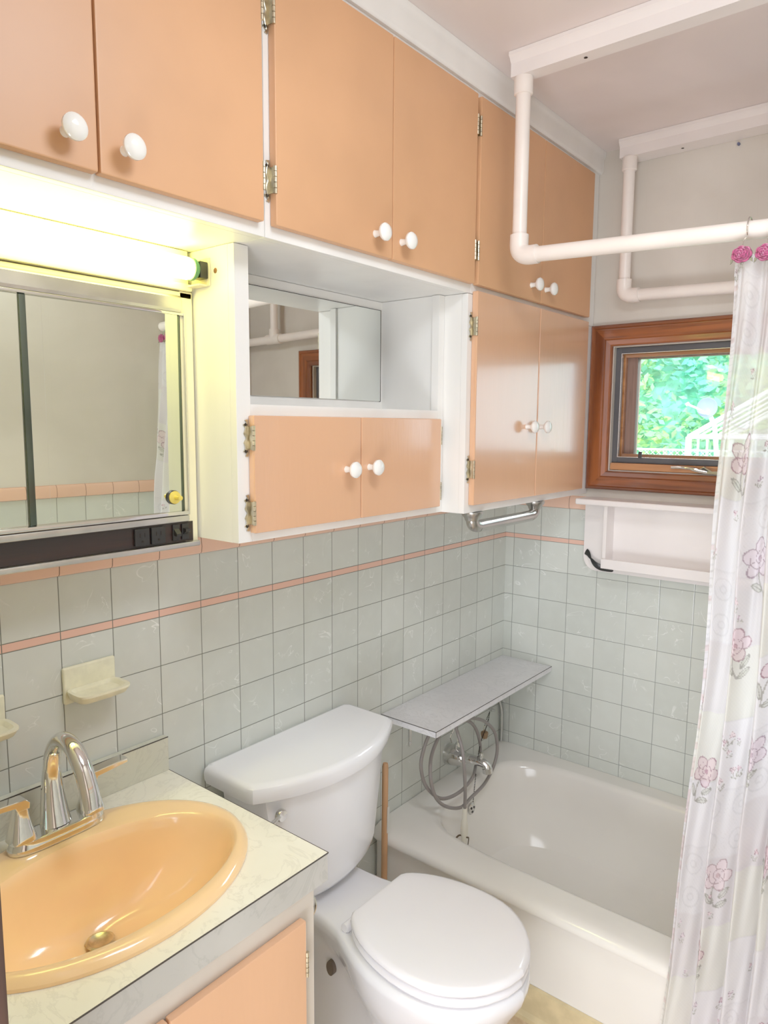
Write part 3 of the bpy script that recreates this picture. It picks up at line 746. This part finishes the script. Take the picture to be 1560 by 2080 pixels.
# stopper on chain
t = thing('bath_plug', 'brown rubber bath plug hanging on a chain by the tub spout', 'plug', (.02, -.16, .4))
c1 = Vector((.022, -.128, .500)); c2 = Vector((.024, -.162, .437))
m = MB(); m.tube([(.0015, -.095, .492), (.028, -.100, .490), (.030, -.130, .500)], .004, 8); m.build('holder', 'chrome_soft', t)
def beads(m, pts, step=.0052, r=.0021):
    P = smooth_path(pts, 30); acc = 0; last = P[0]
    for p in P:
        if (p - last).length >= step:
            last = p
            m.lathe([(.0001, -r), (r * .8, -r * .6), (r, 0), (r * .8, r * .6), (.0001, r)], p, 'z', 7)
m = MB(); beads(m, [(.026, -.128, .498), (.024, -.150, .47), (.024, -.162, .449)]); beads(m, [(.027, -.132, .498), (.05, -.19, .47), (.075, -.27, .445), (.11, -.345, .432)])
m.build('chain', 'screw_dark', t)
m = MB(); m.tube([Vector((.024, -.162, .442)) + Vector((0, math.cos(a) * .008, math.sin(a) * .008)) for a in [2 * PI * i / 16 for i in range(16)]], .001, 6, loop=True); m.build('ring', 'brass', t)
m = MB(); m.lathe([(.0001, .434), (.004, .434), (.005, .428), (.013, .426), (.014, .420), (.011, .404), (.0001, .403)], (.024, -.162, 0), 'z', 20); m.build('plug', 'plug_brown', t)
# second chain with overflow plug behind the hose
t = thing('drain_plate', 'small round chrome drain plate with a chain behind the hose end', 'drain plate', (.10, -.42, .28))
pp = Vector((.120, -.395, .262))
m = MB(); m.lathe([(.0001, -.004), (.019, -.004), (.020, -.001), (.017, .002), (.0001, .004)], pp, 'x', 24); m.build('plate', 'chrome_soft', t)
m = MB()
for k in range(3):
    a = 2 * PI * k / 3 + .4
    m.lathe([(.0001, .0038), (.0042, .0038), (.0042, .0045), (.0001, .0046)], (pp.x, pp.y + .009 * math.cos(a), pp.z + .009 * math.sin(a)), 'x', 10)
m.build('hole', 'black', t)
m = MB(); beads(m, [(.128, -.388, .39), (.126, -.392, .34), (.124, -.396, .285)]); m.build('chain', 'screw_dark', t)
# chrome pipe in the corner
tag(MB().tube(smooth_path([(.010, -.012, .338), (.011, -.012, .40), (.011, -.016, .46), (.008, -.030, .50), (.003, -.045, .51)], 5), .0065, 12).build('corner_pipe', 'chrome_soft'), 'slim chrome pipe rising in the tiled corner under the board', 'pipe')

# grab bar
t = thing('grab_bar', 'brushed metal grab bar fixed beneath the lower peach cabinet', 'grab bar', (.29, -.53, 1.3))
gx, ga, gb, gz = .292, -.712, -.348, 1.272
m = MB(); m.tube(smooth_path([(gx, ga, 1.312), (gx, ga, 1.292), (gx, ga + .008, 1.278), (gx, ga + .028, gz), (gx, ga + .06, gz), (gx, gb - .06, gz), (gx, gb - .028, gz), (gx, gb - .008, 1.278), (gx, gb, 1.292), (gx, gb, 1.312)], 6), .0165, 20)
m.build('bar', 'nickel', t)
for yy in (ga, gb):
    m = MB(); m.lathe([(.0001, 1.3155), (.030, 1.3155), (.030, 1.311), (.027, 1.305), (.021, 1.298), (.018, 1.290), (.0001, 1.289)], (gx, yy, 0), 'z', 28); m.build('flange', 'nickel', t)

# ------------------------------------------------------------------ window
w = thing('window_1', 'red-brown wooden window with dark screen frame looking onto greenery', 'window', (.745, 0, 1.33), kind='structure')
ox0, ox1, oz0, oz1 = .313, 1.178, 1.335, 1.877
def framering(d, y):
    return [(ox0 + d, y, oz0 + d * .9), (ox1 - d, y, oz0 + d * .9), (ox1 - d, y, oz1 - d), (ox0 + d, y, oz1 - d)]
m = MB(); PR = [(0, -.0008), (0, -.020), (.004, -.0235), (.010, -.0235), (.014, -.018), (.018, -.0175), (.042, -.0195), (.046, -.0195), (.050, -.0150), (.064, -.0135), (.068, -.010), (.070, .001), (.0725, .03), (.0725, .035)]
V = [[m.bm.verts.new(p) for p in framering(*q)] for q in PR]
for a, b in zip(V, V[1:]):
    for i in range(4):
        m.mi = 0 if i in (0, 2) else 1
        m.face([a[i], a[(i + 1) % 4], b[(i + 1) % 4], b[i]])
m.build('window_casing', ['wood_h', 'wood_v'], w, sharp=12)
MB().box(.3865, 1.1035, .004, .040, 1.4010, 1.4245, .002).build('window_stop', 'wood_lite', w)
def rframe(x0, x1, z0, z1, wd, ya, yb, bev=.001, wl=None):
    m = MB(); wl = wl or wd
    m.box(x0, x0 + wl, ya, yb, z0, z1, bev); m.box(x1 - wl, x1, ya, yb, z0, z1, bev); m.box(x0 + wl, x1 - wl, ya, yb, z0, z0 + wd, bev); m.box(x0 + wl, x1 - wl, ya, yb, z1 - wd, z1, bev)
    return m
rframe(.3865, 1.1035, 1.425, 1.8035, .0185, .018, .030).build('screen_frame', 'rubber', w)
rframe(.4050, 1.085, 1.4435, 1.785, .0015, .016, .031, 0).build('screen_bead', 'chrome_soft', w)
rframe(.388, 1.102, 1.4245, 1.8035, .030, .045, .062, .001, .022).build('stop_bead', 'wood_lite', w)
rframe(.390, 1.10, 1.4105, 1.8035, .034, .068, .10, .003, .052).build('sash', 'sash_brown', w)
MB().box(.44, 1.05, .082, .086, 1.44, 1.775).build('pane', 'glass', w)
MB().box(.4775, .4885, .010, .0175, 1.4435, 1.4640, .001).build('latch_tab', 'black', w)
m = MB(); m.tube(smooth_path([(.592, -.012, 1.418), (.62, -.016, 1.419), (.65, -.016, 1.417), (.675, -.013, 1.411), (.70, -.010, 1.407)], 5), [.0045] * 12 + [.006] * 9, 10, flat=.5, up=(0, 0, 1))
m.prism([(.672, 1.412), (.690, 1.424), (.715, 1.410), (.74, 1.412), (.74, 1.400), (.69, 1.402)], 'y', -.012, .003, .001)
m.build('crank_handle', 'chrome', w)
m = MB(); m.prism([(.678, 1.4125), (.690, 1.4205), (.706, 1.410), (.69, 1.4085)], 'y', -.0128, -.0118); m.build('crank_inset', 'black', w)
# reveal boards
MB().box(WX0 - .0, WX0 + .0014, .035, .139, WZ0, WZ1).box(WX1 - .0014, WX1, .035, .139, WZ0, WZ1).box(WX0, WX1, .035, .139, WZ1 - .0014, WZ1).box(WX0, WX1, .04, .139, WZ0, WZ0 + .0008).build('window_reveal', 'sash_brown', w)

# ------------------------------------------------------------------ shelf unit under the window
t = thing('wall_shelf', 'cream painted wooden tray shelf under the window with black iron handles', 'shelf', (.75, -.03, 1.055))
MB().box(.3165, 1.19, -.108, -.0125, 1.2875, 1.3072, .005, 3).build('top_board', 'shelf_paint', t)
r = .048; ol = [(.3175, 1.2872)] 
for k in range(9):
    a = PI + (PI / 2) * k / 8; ol.append((.3175 + r + r * math.cos(a), 1.054 + r + r * math.sin(a)))
for k in range(9):
    a = 1.5 * PI + (PI / 2) * k / 8; ol.append((1.187 - r + r * math.cos(a), 1.054 + r + r * math.sin(a)))
ol.append((1.187, 1.2872))
MB().prism(ol, 'y', -.0225, -.0095).build('back_panel', 'shelf_paint', t)
for xa in (.408, 1.088): MB().box(xa, xa + .012, -.086, -.0225, 1.0835, 1.2872, .0015).build('side_board', 'shelf_paint', t)
MB().box(.408, 1.10, -.086, -.0225, 1.0835 - .0, 1.096, .0015).build('bottom_board', 'shelf_paint', t)
MB().box(.4085, 1.0995, -.0955, -.0862, 1.0800, 1.1120, .002).build('front_rail', 'shelf_paint', t)
for s_, xc in ((1, .3175), (-1, 1.187)):
    def X(v): return xc + s_ * v
    m = MB()
    band = smooth_path([(X(.008), -.0235, 1.118), (X(.020), -.030, 1.112), (X(.034), -.040, 1.098), (X(.052), -.046, 1.082), (X(.070), -.042, 1.072), (X(.088), -.030, 1.066), (X(.108), -.0235, 1.062)], 5)
    nb = len(band); m.tube(band, [.0110 * (.32 + .68 * abs(math.cos(PI * 1.5 * i / (nb - 1))) ** .8) if i not in (0, nb - 1) else .001 for i in range(nb)], 10, flat=.32, up=(.5 * s_, 0, .8))
    m.build('iron_handle', 'black', t)

# wall anchors
for (x, z, mt, rr_) in ((.730, 2.363, 'blue_plastic', .0045),):
    tag(MB().lathe([(.0001, -.001), (rr_, -.001), (rr_, -.006), (.0025, -.012), (.0001, -.012)], (x, 0, z), 'y', 9).build('wall_anchor', mt), 'small blue plastic plug in the grey wall above the window', 'wall anchor')

# ------------------------------------------------------------------ ceiling rails
def rail(yc, yb0, yb1, label, boardx, xp, z0, zsag, tee=None, rx1=W - .003):
    t = thing('curtain_rail', label, 'rail', (xp, yc, H))
    o = [(yb1, 2.4292), (yb0 - .012, 2.4292), (yb0 - .012, 2.421), (yb0 - .006, 2.416), (yb0 - .004, 2.411), (yb0, 2.406), (yb0, 2.376), (yb1, 2.376)]
    MB().prism(o, 'x', boardx, W - .002).build('ceiling_board', 'shelf_paint', t)
    m = MB(); m.lathe([(.0001, 2.3755), (.0225, 2.3755), (.0225, 2.338), (.0205, 2.336), (.0182, 2.336), (.0182, 2.334)], (xp, yc, 0), 'z', 24); m.build('coupling', 'pvc', t)
    MB().lathe([(.0175, 2.337), (.0175, z0 + .03)], (xp, yc, 0), 'z', 24).build('drop_pipe', 'pvc', t)
    el = smooth_path([(xp, yc, z0 + .050), (xp, yc, z0 + .046), (xp, yc, z0 + .022), (xp + .006, yc, z0 + .008), (xp + .022, yc, z0), (xp + .046, yc, z0 - .001), (xp + .050, yc, z0 - .001)], 5)
    MB().tube(el, .0228, 24, up=(0, 1, 0)).build('elbow', 'pvc', t)
    MB().tube([(xp + .03, yc, z0 - .001), (rx1, yc, z0 - zsag)], .0182, 24).build('rod', 'pvc', t)
    for h in (boardx + .18,):
        MB().lathe([(.0001, 0), (.0045, 0), (.0035, .0008), (.0001, .001)], (h, 0, 2.3755) if False else (h, (yb0 + yb1) / 2, 2.3750), 'z', 12).build('screw', 'screw_dark', t)
    if tee:
        zt = z0 - zsag * (tee - xp) / (rx1 - xp)
        m = MB(); m.lathe([(.0228, tee - .045), (.0228, tee + .045)], (0, yc, zt), 'x', 24); m.lathe([(.0228, 0), (.0228, .045)], (tee, yc, zt), 'z', 24); m.build('tee', 'pvc', t)
        MB().lathe([(.0175, zt + .03), (.0175, 2.3758)], (tee, yc, 0), 'z', 24).build('drop_pipe', 'pvc', t)
    return t
rail(-.722, -.742, -.700, 'white pipe curtain rail hung from a ceiling board, carrying the curtain', .393, .4175, 1.962, .045)
rail(-.056, -.070, -.0015, 'white pipe drying rail against the window wall, parallel to the curtain rail', .402, .4300, 1.958, .030, tee=1.30)

# ------------------------------------------------------------------ shower curtain
NS, NZ = 620, 820
SL = 1.34                                  # cloth width in metres
ZT, ZB = 1.905, .06
def rodz(x): return 1.961 - .045 * (x - .4175) / (1.527 - .4175)
s1 = np.linspace(0, SL, NS); z1 = np.linspace(0, 1, NZ)
S, T = np.meshgrid(s1, z1)                 # T: 0 top .. 1 bottom
xleft = .918 - .010 * T - .034 * np.clip((T - .55) / .45, 0, 1) ** 1.3 + .0035 * np.sin(T * 17) * (T > .02)
xr = 1.49
frac = S / SL
lamp = .5 + .5 * np.sin(T * 3.1 + 1.0)
X = xleft + (xr - xleft) * (frac + .006 * np.sin(2 * PI * frac * 12 + 1.2) + .004 * np.sin(T * 5 + frac * 20))
ph = 2 * PI * (frac * 11.5 + .18 * np.sin(T * 2.2 + frac * 3)) + .9
amp = .010 + .020 * np.clip(T * 3.2, 0, 1)
env = .45 + .55 * np.clip(frac * 9, 0, 1)
yc = -.748 - .088 * np.clip(T / .80, 0, 1)
Y = yc + amp * env * (np.sin(ph) + .35 * np.sin(2 * ph + T * 4)) * .8 + .0015 * np.sin(S * 180 + T * 40)
Y = np.where(T > .78, np.minimum(Y, -.803 - .004 * np.sin(ph)), Y)
hooks_s = [.052 + .092 * k for k in range(14)]
dh = np.min(np.abs(S[0][None, :] - np.array(hooks_s)[:, None]), axis=0)
drop = .020 * (1 - np.exp(-(dh / .028) ** 2))
ztop = ZT - drop
xtop = X[0]
Z = ztop[None, :] * (1 - T) + ZB * T + (-.045 * np.clip((xtop - .90) / .6, 0, 1) * .6)[None, :] * (1 - T)
# --- the print, painted per cloth point
UU = S.copy(); VV = (1 - T) * (ZT - ZB)
col = np.zeros((NZ, NS, 3)); col[:] = (.88, .86, .90)
alp = np.full((NZ, NS), .84)
rng = np.random.RandomState(4)
patch = .15
pi_ = np.floor((UU + .03) / patch).astype(int); pj_ = np.floor(VV / patch).astype(int)
kindp = (pi_ * 7 + pj_ * 5) % 4
fu = ((UU + .03) / patch) % 1; fv = (VV / patch) % 1
# woven tint of the patches
col[kindp == 1] = (.87, .86, .82); col[kindp == 2] = (.86, .82, .86)
alp[kindp == 2] = .78; alp[kindp == 0] = .88
edge = np.minimum(np.minimum(fu, 1 - fu), np.minimum(fv, 1 - fv)) * patch
col[(edge < .0022)] *= .90; alp[edge < .0022] = .9
weave = (np.sin(UU * 2100) * np.sin(VV * 2100)) * .04
alp += weave * .5
# embossed rings on kind 3
cr = np.hypot(((fu * 2) % 1 - .5), ((fv * 2) % 1 - .5))
em = (kindp == 3) & (np.abs((cr * 5) % 1 - .5) < .12) & (cr < .48)
col[em] *= .90
def stamp(u0, v0, size, kind, tint):
    iu = (np.abs(s1 - u0) < size * 1.9); iv = (np.abs(VV[:, 0] - v0) < size * 2.3)
    if not iu.any() or not iv.any(): return
    ix = np.ix_(iv, iu)
    du = (UU[ix] - u0) / size; dv = (VV[ix] - v0) / size
    rot = rng.uniform(-.5, .5); cu = du * math.cos(rot) - dv * math.sin(rot); cv = du * math.sin(rot) + dv * math.cos(rot)
    rad = np.hypot(cu, cv); th = np.arctan2(cv, cu)
    c = col[ix]; a = alp[ix]
    npet = 5
    Rp = .62 + .38 * np.abs(np.cos(npet / 2 * th))
    if kind == 'bud': Rp = .55 + .12 * np.cos(3 * th)
    # stem and leaves
    stem = (np.abs(cu - .25 * np.sin(cv * 1.6)) < .05) & (cv < -.4) & (cv > -2.0)
    c[stem] = (.42, .40, .38); a[stem] = 1
    for (lx, ly, an) in ((.55, -1.1, .8), (-.5, -1.35, -.8), (.45, -1.75, .5)):
        eu = (cu - lx) * math.cos(an) + (cv - ly) * math.sin(an); ev = -(cu - lx) * math.sin(an) + (cv - ly) * math.cos(an)
        le = (eu / .42) ** 2 + (ev / .17) ** 2
        k = le < 1; c[k] = c[k] * .45 + np.array((.52, .54, .46)) * .55; a[k] = .96
        k = (np.abs(le - 1) < .28) | ((np.abs(ev) < .03) & (le < 1)); c[k] = (.38, .37, .34); a[k] = 1
    inside = rad < Rp
    c[inside] = c[inside] * .55 + np.array(tint) * .45; a[inside] = .93
    core = rad < .14; c[core] = np.array(tint) * .78
    ol_ = (np.abs(rad - Rp) < .042); c[ol_] = np.array(tint) * .5; a[ol_] = 1
    pet = inside & (np.abs(np.sin(npet / 2 * th)) > .992) & (rad > .25); c[pet] = np.array(tint) * .5
    sp_ = inside & (np.abs(((rad * 3.4 + th / (2 * PI)) % 1) - .5) < .07) & (rad < .62); c[sp_] = np.array(tint) * .55
    col[ix] = c; alp[ix] = a
tints = [(.80, .52, .60), (.86, .62, .68), (.74, .44, .54), (.78, .60, .72)]
# big flowers
for k in range(44):
    uu = .055 + (k * .137) % SL; vv = .10 + (k * .411 + .05 * (k % 5)) % 1.72
    stamp(uu, vv, .030 + .006 * (k % 3), 'rose', tints[k % 4])
# scattered sprigs in patches
for a_ in range(-1, 10):
    for b_ in range(0, 13):
        kk = (a_ * 7 + b_ * 5) % 4
        if kk in (0, 2):
            nf = 9 if kk == 0 and (a_ + b_) % 3 == 0 else 3
            for _ in range(nf):
                stamp(a_ * patch - .03 + rng.uniform(.015, patch - .015), b_ * patch + rng.uniform(.015, patch - .015), rng.uniform(.007, .012), 'bud', tints[rng.randint(4)])
# frilled printed leading edge
k = (UU < .016) & (((VV * 9 + .3 * np.sin(VV * 60)) % 1) < .28); col[k] = col[k] * .6 + np.array((.76, .50, .50)) * .4
k = (UU < .016) & (np.abs(((VV * 45 + np.sin(VV * 31)) % 1) - .5) < .12); col[k] *= .88
alp[UU < .016] = .93
hem = T > .985; alp[hem] = .95
alp = np.clip(alp, .3, 1)
co = np.stack([X, Y, Z], -1).reshape(-1, 3).astype(np.float32)
idx = np.arange(NS * NZ).reshape(NZ, NS)
quads = np.stack([idx[:-1, :-1], idx[:-1, 1:], idx[1:, 1:], idx[1:, :-1]], -1).reshape(-1, 4).astype(np.int32)
me = bpy.data.meshes.new('shower_curtain'); me.vertices.add(len(co)); me.vertices.foreach_set('co', co.ravel())
me.loops.add(quads.size); me.loops.foreach_set('vertex_index', quads.ravel())
me.polygons.add(len(quads)); me.polygons.foreach_set('loop_start', np.arange(0, quads.size, 4, dtype=np.int32)); me.polygons.foreach_set('use_smooth', np.ones(len(quads), dtype=bool))
me.update(calc_edges=True); me.validate()
at = me.color_attributes.new('print', 'FLOAT_COLOR', 'POINT')
at.data.foreach_set('color', np.concatenate([col, alp[..., None]], -1).reshape(-1).astype(np.float32))
me.materials.append(M['curtain'])
o = bpy.data.objects.new('shower_curtain', me); COL.objects.link(o)
tag(o, 'sheer white shower curtain printed with pink flowers hanging beside the tub', 'curtain')
# hooks with resin roses
def rose_hook(x, z, zrod, label):
    t = thing('curtain_hook', label, 'curtain hook', (x, -.735, z), 'rose curtain hooks along the rail')
    R0 = .0235; yc_ = -.722
    pts = [(x + .001, yc_ + math.sin(a) * R0, zrod + .003 + math.cos(a) * R0) for a in [math.radians(d) for d in range(120, -150, -18)]]
    pts += [(x, -.748, z + .018), (x, -.7655, z + .004), (x, -.768, z - .014), (x, -.766, z - .022)]
    MB().tube(smooth_path(pts, 3), .0013, 8).build('wire', 'chrome', t)
    yr = -.7715; zr = z - .018; m = MB(); G = 1.25
    m.mi = 1; m.lathe([(.0001, .004), (.0192, .003), (.0186, -.001), (.0125, -.004), (.0001, -.0045)], (x, yr, zr), 'y', 20, sy=.82)
    m.mi = 0
    for (rad, n_, dy, sz) in ((.0158, 7, -.001, .0072), (.0115, 6, -.0035, .0062), (.0075, 5, -.006, .0045), (.0040, 4, -.0080, .0045)):
        for k in range(n_):
            a = 2 * PI * k / n_ + rad * 220
            arc = [(x + (rad + .0015 * math.cos(4 * q)) * math.cos(a + q), yr + dy, zr + .85 * (rad + .0015 * math.cos(4 * q)) * math.sin(a + q)) for q in [(-.55 + 1.1 * i / 6) * (6.3 / n_) for i in range(7)]]
            m.tube(arc, [.0010, .0019, .0023, .0025, .0023, .0019, .0010], 7)
    m.lathe([(.0001, -.0110), (.002, -.0105), (.0025, -.006), (.0001, -.004)], (x, yr, zr), 'y', 8)
    m.mi = 2
    for s_ in (-1, 1):
        m.prism([(x + s_ * .014, zr - .008 - .002 * s_), (x + s_ * .017, zr - .014), (x + s_ * .0205, zr - .017), (x + s_ * .0195, zr - .008)], 'y', yr - .001, yr + .002)
    m.build('rose_ornament', ['rose', 'rose_dark', 'leaf_resin'], t)
    return t
for k, hs in enumerate(hooks_s):
    i = int(np.argmin(np.abs(s1 - hs))); x = float(X[0, i]); z = float(Z[0, i])
    lab = {0: 'wire hook with pink rose at the free end of the shower curtain', 1: 'second wire hook with pink rose from the curtain free end'}.get(k, 'wire hook with pink rose holding the gathered curtain near the wall')
    rose_hook(x, z, rodz(x), lab)

# ------------------------------------------------------------------ outside
struct(MB().box(-14, 8, .6, 14, -.42, -.40).build('ground_outside', 'lawn'))
NL = 26000
rg = np.random.RandomState(11)
px_ = rg.uniform(-5.2, 2.6, NL); pz_ = rg.uniform(-.3, 4.4, NL)
py_ = 5.2 + .25 * np.sin(px_ * 2.1 + 1) * np.cos(pz_ * 1.7) + rg.uniform(-.12, .12, NL) + .12 * np.sin(px_ * 7) * np.sin(pz_ * 6)
sz = rg.uniform(.035, .075, NL)
V_ = np.zeros((NL, 4, 3)); tone = np.zeros((NL, 4, 4)); 
ax = rg.normal(size=(NL, 3)) * np.array((1, .5, .5)); ax /= np.linalg.norm(ax, axis=1)[:, None]
nv = rg.normal(size=(NL, 3)) * .6 + np.array((0, -1, .35)); bx = np.cross(ax, nv); bx /= np.linalg.norm(bx, axis=1)[:, None]
C_ = np.stack([px_, py_, pz_], -1)
V_[:, 0] = C_ - ax * sz[:, None]; V_[:, 1] = C_ - bx * sz[:, None] * .5; V_[:, 2] = C_ + ax * sz[:, None]; V_[:, 3] = C_ + bx * sz[:, None] * .5
cl = .5 + .5 * np.sin(px_ * 3.1 + 2 * np.sin(pz_ * 2.3)) * np.sin(pz_ * 2.7 + px_) + rg.uniform(-.35, .35, NL)
cl = np.clip(cl, 0, 1)[:, None]
ca = np.array([lin(140), lin(228), lin(214)]); cb_ = np.array([lin(214), lin(238), lin(140)])
cc = ca * (1 - cl) + cb_ * cl; cc *= rg.uniform(.75, 1.1, NL)[:, None]
tone[..., :3] = cc[:, None, :]; tone[..., 3] = 1
me = bpy.data.meshes.new('hedge'); me.vertices.add(NL * 4); me.vertices.foreach_set('co', V_.ravel().astype(np.float32))
q = np.arange(NL * 4, dtype=np.int32); me.loops.add(NL * 4); me.loops.foreach_set('vertex_index', q); me.polygons.add(NL); me.polygons.foreach_set('loop_start', q[::4].copy())
me.update(calc_edges=True)
at = me.color_attributes.new('tone', 'FLOAT_COLOR', 'POINT'); at.data.foreach_set('color', tone.ravel().astype(np.float32))
me.materials.append(M['hedge'])
hr = thing('hedge', 'bright green leafy hedge seen through the window', 'hedge', (-1.2, 5.4, -.4), kind='stuff')
o = bpy.data.objects.new('leaves', me); COL.objects.link(o); o.parent = hr; o.location = -Vector(hr.location)
MB().box(-5.3, 2.7, 5.5, 6.0, -.4, 4.4, .15, 4).build('inner_growth', 'hedge_back', hr)
# greenhouse frame
t = thing('greenhouse', 'white framed garden greenhouse in front of the hedge', 'greenhouse', (.5, 3.4, -.4))
gx0, gx1, gy0, gy1, ze, zr_ = -.225, 1.3, 3.0, 4.2, 1.475, 1.95
def bar(m, a, b, r=.014): m.tube([a, b], r, 6)
m = MB()
for yy in (gy0, gy1):
    for xx in (gx0, gx1): bar(m, (xx, yy, -.4), (xx, yy, ze), .022)
    bar(m, (gx0, yy, ze), ((gx0 + gx1) / 2, yy, zr_), .018); bar(m, (gx1, yy, ze), ((gx0 + gx1) / 2, yy, zr_), .018); bar(m, (gx0, yy, ze), (gx1, yy, ze), .016)
    for k in range(1, 8):
        xx = gx0 + (gx1 - gx0) * k / 8; bar(m, (xx, yy, -.4), (xx, yy, ze), .009)
for xx, zz in ((gx0, ze), (gx1, ze), ((gx0 + gx1) / 2, zr_)): bar(m, (xx, gy0, zz), (xx, gy1, zz), .016)
for k in range(1, 5):
    yy = gy0 + (gy1 - gy0) * k / 5
    bar(m, (gx0, yy, ze), ((gx0 + gx1) / 2, yy, zr_), .009); bar(m, (gx0, yy, -.4), (gx0, yy, ze), .009)
m.build('framework', 'outdoor_white', t)
M['gh_glass'] = glass_mat('greenhouse_glass', (.93, 1, .98, 1))
MB().box(gx0 + .01, gx1 - .01, gy0 + .002, gy0 + .006, -.35, ze - .02).build('front_pane', 'gh_glass', t)
# satellite dish
t = thing('satellite_dish', 'grey satellite dish on a white pole beyond the window', 'satellite dish', (-.5, 4.4, -.4))
dd_ = fw + r2 * ((1436 - 780) / F) - u2 * ((828 - 1040) / F); c0 = CAMLOC + dd_ * ((4.38 - CAMLOC.y) / dd_.y)
MB().lathe([(.0001, .024), (.054, .017), (.086, 0), (.088, .002), (.055, .021), (.0001, .03)], c0, 'y', 28).build('reflector', 'dish_grey', t)
MB().tube([c0 + Vector((0, .03, -.02)), c0 + Vector((.06, .05, -.16)), c0 + Vector((.10, .05, -.5)), c0 + Vector((.10, .05, -2.1))], .021, 8).build('pole', 'outdoor_white', t)
MB().tube([c0 + Vector((.02, -.01, -.06)), c0 + Vector((-.08, -.06, .0)), c0 + Vector((-.135, -.08, .025))], .010, 8).tube([c0 + Vector((-.135, -.08, .02)), c0 + Vector((-.15, -.08, .04))], .018, 8).build('receiver_arm', 'outdoor_white', t)
# wire fence
t = thing('wire_fence', 'low white wire fence standing before the hedge', 'fence', (-1.2, 4.6, -.4))
m = MB()
for k in range(8): bar(m, (-4 + k * .9, 4.6, -.4), (-4 + k * .9, 4.6, 1.34), .02)
for zz in (1.33, .5, -.3): bar(m, (-4, 4.6, zz), (2.3, 4.6, zz), .010)
m.build('posts', 'outdoor_white', t)
m = MB()
for k in range(110):
    x = -4 + k * .057
    m.tube([(x, 4.6, 1.33), (x + .35, 4.6, .98)], .0028, 3); m.tube([(x, 4.603, 1.33), (x - .35, 4.603, .98)], .0028, 3)
m.build('wire_mesh', 'outdoor_white', t)

# ------------------------------------------------------------------ light
wd = bpy.data.worlds.new('world'); sc.world = wd; wd.use_nodes = True
bg = wd.node_tree.nodes['Background']; bg.inputs[0].default_value = (.82, .92, 1, 1); bg.inputs[1].default_value = 2.6
def area(name, loc, tgt, sx, sy, en, col=(1, 1, 1)):
    l = bpy.data.lights.new(name, 'AREA'); l.shape = 'RECTANGLE'; l.size = sx; l.size_y = sy; l.energy = en; l.color = col
    o = bpy.data.objects.new(name, l); COL.objects.link(o); o.location = loc
    d = Vector(tgt) - Vector(loc); o.rotation_euler = d.to_track_quat('-Z', 'Y').to_euler(); return o
area('overhead_fill', (1.12, -1.55, 2.40), (.7, -1.2, 0), .5, .5, 11, (.90, .95, 1))  # unseen fill light added overhead to brighten the room
area('upward_fill', (1.05, -2.7, .35), (.75, -.75, 2.4), 1.0, .8, 26, (.90, .94, 1))  # added fill light, aimed up through the doorway to lift the ceiling
area('doorway_fill', (1.15, -3.3, 2.0), (.6, -.8, 1.1), 1.5, 1.5, 31, (.90, .94, 1))  # broad fill light added behind the camera, no fixture modelled
area('daylight_lamp', (.75, 1.15, 2.75), (.75, -.4, .9), 1.6, 1.2, 150, (.90, .95, 1))
sn = bpy.data.lights.new('sun', 'SUN'); sn.energy = 3.2; sn.angle = .05; sn.color = (1, .97, .88)
so = bpy.data.objects.new('sun', sn); COL.objects.link(so); so.rotation_euler = Vector((-.25, .75, -.62)).to_track_quat('-Z', 'Y').to_euler(); so.location = (0, -2, 6)

sc.view_settings.view_transform = 'Standard'; sc.view_settings.look = 'None'
sc.view_settings.exposure = 0.25; sc.view_settings.gamma = 1.3
cy = sc.cycles
cy.max_bounces = 10; cy.diffuse_bounces = 5; cy.glossy_bounces = 6; cy.transparent_max_bounces = 12; cy.transmission_bounces = 6
cy.sample_clamp_indirect = 6; cy.caustics_reflective = False; cy.caustics_refractive = False; cy.use_denoising = True
